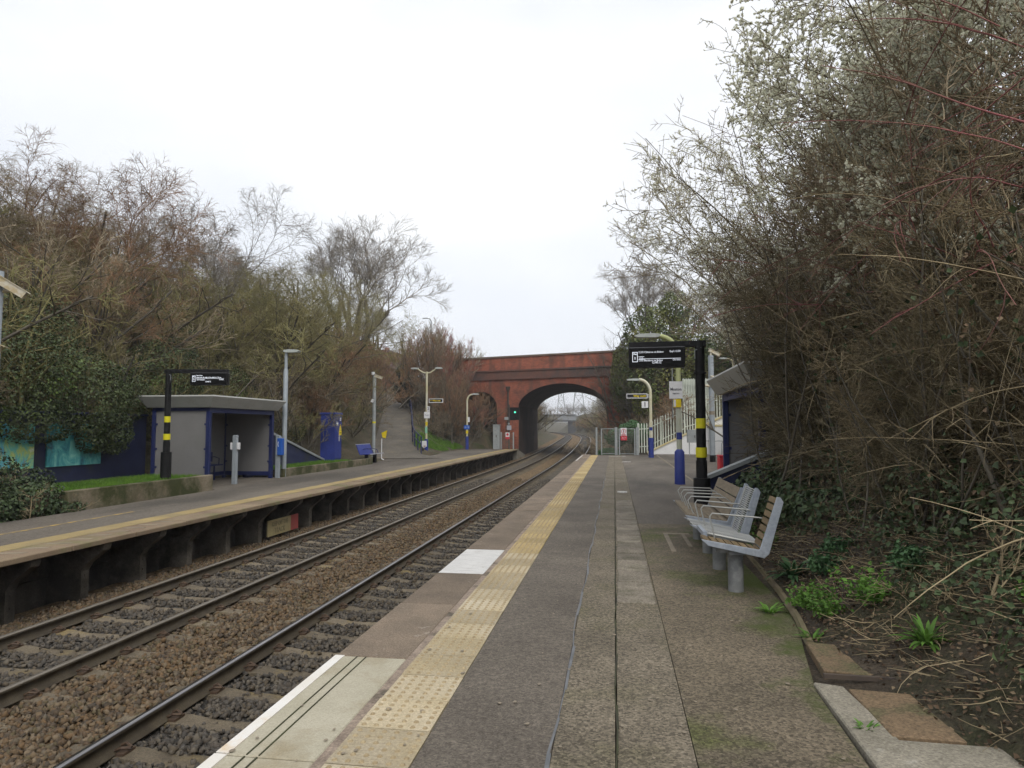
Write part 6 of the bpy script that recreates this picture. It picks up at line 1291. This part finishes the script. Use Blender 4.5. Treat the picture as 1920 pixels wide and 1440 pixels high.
thicket_proto('blackthorn', 73, 6.2, 26, (15, 9, 5), (-0.22, 0.0), r0=0.024, trop=((-.02, .0, .05), (-.08, 0, .04), (-.04, 0, .04), (0, 0, .03)), ratio=(0.42, 0.42, 0.4), ang=(0.95, 0.85, 0.9), spread=0.34, minr=0.006)
thicket_proto('blackthorn_b', 74, 8.0, 44, (16, 9, 5), (-0.62, -0.05), r0=0.028, trop=((-.035, .0, .02), (-.06, 0, .04), (-.03, 0, .03), (0, 0, .03)), ratio=(0.34, 0.42, 0.4), ang=(0.8, 0.85, 0.9), spread=0.42, lim=([0, 1.5, 2.45, 3.5, 4.3, 4.8, 6.5, 9], [-1.0, -1.7, -2.3, -2.9, -3.8, -5.5, -5.0, -3.4]), ymin=-2.6, minr=0.0065)
def blossom(key, seed, n, zmin, size=0.036):
    rs = np.random.RandomState(seed); fine = VEG[key]['fine']; p = fine.reshape(-1, 3); w = p[:, 2] > zmin; p = p[w]
    # flowering comes in drifts
    m = np.sin(p[:, 0] * 2.1 + seed) + np.sin(p[:, 1] * 1.7) + np.sin(p[:, 2] * 1.9 + p[:, 0]) > -0.9; p = p[m]
    q_ = p[:, 0] + 0.25 * rs.normal(size=len(p)); p = p[(q_ < np.percentile(q_, 72)) | (p[:, 2] > np.percentile(p[:, 2], 75))]
    c = p[rs.randint(0, len(p), n)] + rs.normal(size=(n, 3)) * 0.009
    A = leaf_arr(rs, c, unit(rs.normal(size=(n, 3))), size, 0.25, 0.5); B = leaf_arr(rs, c, unit(rs.normal(size=(n, 3))), size, 0.25, 0.5)
    VEG[key]['blossom'] = (np.concatenate([A[0], B[0]]), np.concatenate([A[1], B[1] + len(A[0])]))
blossom('blackthorn', 1, 70000, 1.7, 0.027); blossom('blackthorn_b', 2, 42000, 2.4, 0.023)
BL = (('blossom', 'blossom', 'blossom'),)
def bt(key, label, x, y_, rz, s, tilt=(0, 0), flower=True):
    return plant(key, 'blackthorn', label, 'shrub', (x, y_, G(x, y_) - 0.05), rz, s, 'twig_thicket', 'twig_brown', 'blossoming blackthorns', parts=('stems', 'twigs'), tilt=tilt, extra=BL if flower else ())
bt('blackthorn_b', 'white flowered blackthorn reaching out over the near shelter and platform', 5.0, 14.6, 0.0, 1.0)
bt('blackthorn_b', 'paler blackthorn beyond the shelter, farthest along the near bank', 6.8, 19.5, 0.1, 0.95)
bt('blackthorn', 'blossoming blackthorn just before the shelter roof', 4.4, 11.4, 0.0, 1.12)
bt('blackthorn', 'blossoming blackthorn above the benches', 4.0, 9.0, -0.15, 1.05)
bt('blackthorn', 'tall blackthorn whose flowers fill the upper right', 3.9, 7.0, 0.2, 1.05)
def tk(key, label, x, y_, rz, s, cm, group='thicket shrubs'):
    return plant(key, 'thicket_shrub', label, 'shrub', (x, y_, G(x, y_) - 0.05), rz, s, 'bark', cm, group, parts=('stems', 'twigs'))
row = [('thicket', 3.05, 10.3, 0.0, 1.05, 'twig_thicket'), ('thicket_b', 3.15, 11.0, 0.0, 1.1, 'twig_thicket'), ('thicket_b', 3.45, 8.6, 0.15, 1.0, 'twig_thicket'), ('thicket', 3.4, 6.9, -0.15, 0.9, 'twig_thicket'), ('thicket_b', 3.4, 5.6, 0.1, 0.82, 'twig_straw'),
       ('thicket_b', 5.2, 10.0, 0.3, 1.0, 'twig_thicket'), ('thicket', 5.2, 8.0, -0.2, 1.0, 'twig_thicket'), ('thicket_b', 6.6, 9.0, 0.0, 1.5, 'twig_thicket'), ('thicket_b', 6.8, 14.5, 0.2, 1.4, 'twig_thicket')]
row += [('thicket', 3.0, 9.4, 0.3, 0.62, 'twig_thicket'), ('thicket_b', 2.95, 7.8, -0.2, 0.6, 'twig_straw'), ('thicket', 2.95, 6.2, 0.2, 0.55, 'twig_thicket')]
for a in row: tk(a[0], 'bare tangled shrub in the dark thicket behind the near platform', *a[1:])
# long arching bramble stems
def bramble(label, seed, n, x0, y0, y1, z0, z1, m_, Lr, rmax=0.0075, group='bramble stems'):
    rs = np.random.RandomState(seed); ym = (y0 + y1) / 2; t = thing('bramble', label, 'bramble', (x0, ym, G(x0, ym)), 0, group); off = np.array(t.location)
    o = np.stack([rs.uniform(x0 - 0.2, x0 + 1.0, n), rs.uniform(y0, y1, n), rs.uniform(z0, z1, n)], -1)
    d = np.stack([rs.uniform(-0.9, 0.15, n), rs.normal(size=n) * 1.1, rs.uniform(-0.35, 0.6, n)], -1); Ln = rs.uniform(*Lr, n)
    P_, rd = grow(rs, o, d, Ln, rs.uniform(0.003, rmax, n), 9, 0.045, (0.012, 0, -0.04), 0.35)
    o2, d2, L2, r2 = kids(rs, P_, rd, Ln, 3, 0.2, 0.95, 0.6, 0.22); P2, rd2 = grow(rs, o2, d2, L2, np.maximum(r2, 0.003), 4, 0.1, (0, 0, -0.03))
    V, F_ = tubes([(P_, rd), (P2, rd2)], 4); inst('canes', np_mesh('canes', V - off, F_, m_), t)
bramble('red bramble canes arching across the upper right', 81, 80, 2.7, 4.2, 10.5, 2.9, 4.6, 'cane_red', (1.2, 2.6), 0.0085)
bramble('straw-coloured canes hanging from the thicket at mid height', 82, 200, 2.85, 4.4, 11.0, 1.2, 3.8, 'twig_straw', (0.7, 1.9))
bramble('dead canes leaning over the soil at the foot of the thicket', 83, 120, 2.6, 3.0, 10.5, 0.4, 1.5, 'twig_straw', (0.5, 1.2))

def thicket_leaves(name, label, cat, n, xr, yr, zr, size, m_, seed):
    rs = np.random.RandomState(seed); C = np.stack([rs.uniform(*xr, n), rs.uniform(*yr, n), rs.uniform(*zr, n)], -1); C = C[np.sin(C[:, 1] * 2.3 + C[:, 2]) + np.sin(C[:, 2] * 3.1) > -0.2]
    V, F_ = leaf_arr(rs, C, unit(rs.normal(size=C.shape) + np.array([-0.6, -0.3, 0.3])), size); return tag(link(bpy.data.objects.new(name, np_mesh(name, V, F_, m_))), label, cat, kind='stuff')
thicket_leaves('dead_leaves', 'withered leaves caught in the thicket stems', 'leaves', 1600, (2.3, 3.4), (4.5, 11.0), (0.5, 3.2), 0.04, 'dead_leaf', 7)
thicket_leaves('bramble_leaves', 'scattered green bramble and ivy leaves in the thicket', 'leaves', 900, (2.25, 3.2), (4.6, 11.2), (0.5, 3.0), 0.055, 'ivy_leaf', 8)
# ------------------------------------------------------------------ ground cover: litter, weeds, grass, moss
rs = np.random.RandomState(91)
n = 17000; x = rs.uniform(1.25, 3.6, n); y_ = rs.uniform(2.6, 11.5, n); okk = x > np.interp(y_, [2.6, 4.6, 5.5, 7.3, 11.5], [1.78, 1.68, 1.5, 1.64, 1.70]) + rs.normal(size=n) * 0.08; x, y_ = x[okk], y_[okk]
C = np.stack([x, y_, gzi(x, y_) + 0.012 + 0.02 * rs.rand(len(x))], -1); Nn = unit(np.array([0, 0, 1.0]) + rs.normal(size=C.shape) * 0.45)
V, F_ = leaf_arr(rs, C, Nn, 0.028); tag(link(bpy.data.objects.new('leaf_litter', np_mesh('leaf_litter', V, F_, 'dead_leaf'))), 'brown dead leaves on the soil under the thicket', 'leaf litter', kind='stuff')
n = 3600; x = rs.uniform(1.3, 3.6, n); y_ = rs.uniform(2.6, 11.5, n); okk = x > np.interp(y_, [2.6, 4.6, 5.5, 7.3, 11.5], [1.95, 1.80, 1.60, 1.72, 1.75]); x, y_ = x[okk], y_[okk]; n = len(x)
o = np.stack([x, y_, gzi(x, y_) + 0.015 + 0.025 * rs.rand(n)], -1); d = np.stack([rs.normal(size=n), rs.normal(size=n), rs.normal(size=n) * 0.08 + 0.05], -1)
P_, rd = grow(rs, o, d, rs.uniform(0.06, 0.4, n), rs.uniform(0.002, 0.005, n), 3, 0.12, (0, 0, -.03)); V, F_ = tubes([(P_, rd)], 4)
tag(link(bpy.data.objects.new('fallen_twigs', np_mesh('fallen_twigs', V, F_, 'twig_straw'))), 'fallen twigs lying on the soil under the thicket', 'twigs', kind='stuff')
def weed_mesh(seed, n, l, w, m_, arch=0.9):
    rs = np.random.RandomState(seed); V, F_ = [], []
    for i in range(n):
        a = rs.uniform(0, 2 * PI); el = rs.uniform(0.25, 1.45); L_ = l * rs.uniform(0.35, 1.2); dx, dy = math.cos(a), math.sin(a); px, pz = rs.uniform(0, 0.06), 0.0; e = el; b0 = len(V)
        for k_ in range(5):
            ww = w * (0.35, 0.8, 1.0, 0.75, 0.08)[k_] * rs.uniform(0.8, 1.2); V.append((dx * px - dy * ww, dy * px + dx * ww, pz + 0.12 * ww)); V.append((dx * px, dy * px, pz - 0.25 * ww)); V.append((dx * px + dy * ww, dy * px - dx * ww, pz + 0.12 * ww))
            px += math.cos(e) * L_ / 4; pz += math.sin(e) * L_ / 4; e -= arch * 0.33
        for k_ in range(4):
            for j in range(2): q = b0 + 3 * k_ + j; F_.append((q, q + 1, q + 4, q + 3))
    return np_mesh('leaves', np.array(V), np.array(F_), m_)
V, F_ = [], []
r2 = random.Random(77)
for i in range(150):     # chewing gum, droppings and paint specks on the platform
    x, y_ = r2.uniform(-1.9, 1.1), 3.2 + 12 * r2.random() ** 1.6; r_ = r2.uniform(0.005, 0.016); b0 = len(V); k_ = 7
    for j in range(k_): a = 2 * PI * j / k_; q = r_ * r2.uniform(0.6, 1.3); V.append((x + q * math.cos(a), y_ + q * math.sin(a) * 1.3, 0.0085))
    F_ += [(b0, b0 + j, b0 + j + 1) for j in range(1, k_ - 1)]
tag(link(bpy.data.objects.new('platform_specks', np_mesh('platform_specks', np.array(V), np.array(F_), 'buff_line'))), 'pale gum spots and specks on the near platform', 'specks', kind='stuff')
def leafy_mesh(seed, stems, h, ls, m_):
    rs = np.random.RandomState(seed); o = np.stack([rs.normal(size=stems) * 0.05, rs.normal(size=stems) * 0.05, np.zeros(stems)], -1); d = np.stack([rs.normal(size=stems) * 0.6, rs.normal(size=stems) * 0.6, np.ones(stems)], -1)
    P_, rd = grow(rs, o, d, h * rs.uniform(0.4, 1.15, stems), np.full(stems, 0.002), 6, 0.15, (0, 0, 0.02)); C = np.repeat(P_[:, 1:].reshape(-1, 3), 3, 0); C = C + rs.normal(size=C.shape) * ls * 0.35
    V, F_ = leaf_arr(rs, C, unit(rs.normal(size=C.shape) * 0.6 + np.array([0, 0, 0.8])), ls, 0.15, 0.3); return np_mesh('leaves', V, F_, m_)
WM = [weed_mesh(1, 60, 0.20, 0.014, 'weed', 0.8), weed_mesh(2, 110, 0.26, 0.010, 'weed', 0.55), weed_mesh(3, 34, 0.14, 0.013, 'weed'), weed_mesh(4, 70, 0.20, 0.015, 'weed_dark'), leafy_mesh(5, 26, 0.20, 0.035, 'weed'), leafy_mesh(6, 34, 0.24, 0.030, 'weed'), leafy_mesh(7, 30, 0.16, 0.038, 'weed_dark')]
for x, y_, k_, s, lab in ((1.66, 5.95, 5, 1.15, 'big upright green weed clump behind the timber edging'), (1.93, 5.75, 5, 1.25, 'broad green weed clump nearer the thicket'), (1.62, 6.35, 4, 1.0, 'green weed with wide leaves just past the big clump'),
                          (1.98, 4.85, 0, 0.9, 'green dandelion rosette behind the brown slab'), (1.32, 6.30, 2, 0.85, 'small weed growing through the asphalt edge'), (2.45, 4.5, 4, 1.0, 'green weed at the right picture edge'), (1.47, 5.55, 2, 0.8, 'little weed at the near end of the timber edging'),
                          (1.78, 8.9, 4, 1.3, 'green weed tuft behind the nearest bench'), (1.74, 10.0, 4, 1.3, 'green weed tuft behind the timber bench'), (1.95, 6.9, 6, 1.2, 'dark green leafy weed on the soil behind the bench post'), (2.15, 7.2, 6, 1.1, 'second dark weed beside the ivy trail'), (1.76, 7.3, 3, 1.2, 'low dark weed against the timber edging'), (1.3, 3.95, 2, 0.5, 'tiny weed in the joint of the concrete surround'), (2.3, 5.9, 6, 1.2, 'dark weed clump under the bramble canes')):
    t = thing('weed', lab, 'weed', (x, y_, max(G(x, y_), 0.0) + 0.005), k_ * 2.0 + x, 'weeds at the back of the platform'); t.scale = (s, s, s); inst('leaves', WM[k_], t)
def grass_patch(name, label, pts, n, h, seed, m_='grass'):
    """pts: function giving x,y,z for n blades"""
    rs = np.random.RandomState(seed); C = pts(rs, n); a = rs.uniform(0, 2 * PI, n); hh = h * rs.uniform(0.4, 1.2, n); w = 0.006 + 0.008 * rs.rand(n); l = rs.normal(size=(n, 2)) * 0.45 * hh[:, None]
    V = np.stack([C + np.stack([np.cos(a) * w, np.sin(a) * w, 0 * a], -1), C - np.stack([np.cos(a) * w, np.sin(a) * w, 0 * a], -1), C + np.stack([l[:, 0], l[:, 1], hh], -1)], 1)
    o = link(bpy.data.objects.new(name, np_mesh(name, V.reshape(-1, 3), np.arange(3 * n).reshape(n, 3), m_))); return tag(o, label, 'grass', kind='stuff')
def rect(x0, x1, y0, y1, z=None):
    def f(rs, n):
        x = rs.uniform(x0, x1, n); y = rs.uniform(y0, y1, n); return np.stack([x, y, gzi(x, y) if z is None else np.full(n, z)], -1)
    return f
grass_patch('grass', 'green grass filling the planter before the murals', rect(-13.4, -11.66, 13.4, 18.15, Z_FAR + 0.35), 16000, 0.13, 1)
grass_patch('grass', 'grass in the low planter beside the far shelter', rect(-13.1, -12.12, 23.7, 30.5, Z_FAR + 0.25), 9000, 0.12, 2)
def slope(rs, n):
    x = -12.72 - np.abs(rs.normal(size=n)) * 1.1; y = rs.uniform(42.2, 52, n); y = np.where(rs.rand(n) > 0.6, rs.uniform(53, 57, n), y); d_, _ = path_info(x, y); k_ = d_ > 1.5; x, y = np.where(k_, x, -12.9), np.where(k_, y, 46.0); return np.stack([x, y, gzi(x, y)], -1)
grass_patch('grass', 'bright green grass slope right of the ramp', slope, 22000, 0.16, 3)

# ------------------------------------------------------------------ damp air
b = MB(); b.box(-2600, 2600, -70, 4100, -3.0, 56.0); hzo = b.build('haze', 'soil')
hm = bpy.data.materials.new('haze'); hm.use_nodes = True; ht = hm.node_tree; ht.nodes.clear()
ho = ht.nodes.new('ShaderNodeOutputMaterial'); hv = ht.nodes.new('ShaderNodeVolumePrincipled')
hv.inputs['Color'].default_value = (0.95, 0.96, 1.0, 1); hv.inputs['Density'].default_value = 0.0006
ht.links.new(hv.outputs[0], ho.inputs['Volume']); hzo.data.materials.clear(); hzo.data.materials.append(hm)
tag(hzo, 'thin haze in the damp air', 'haze', kind='stuff')
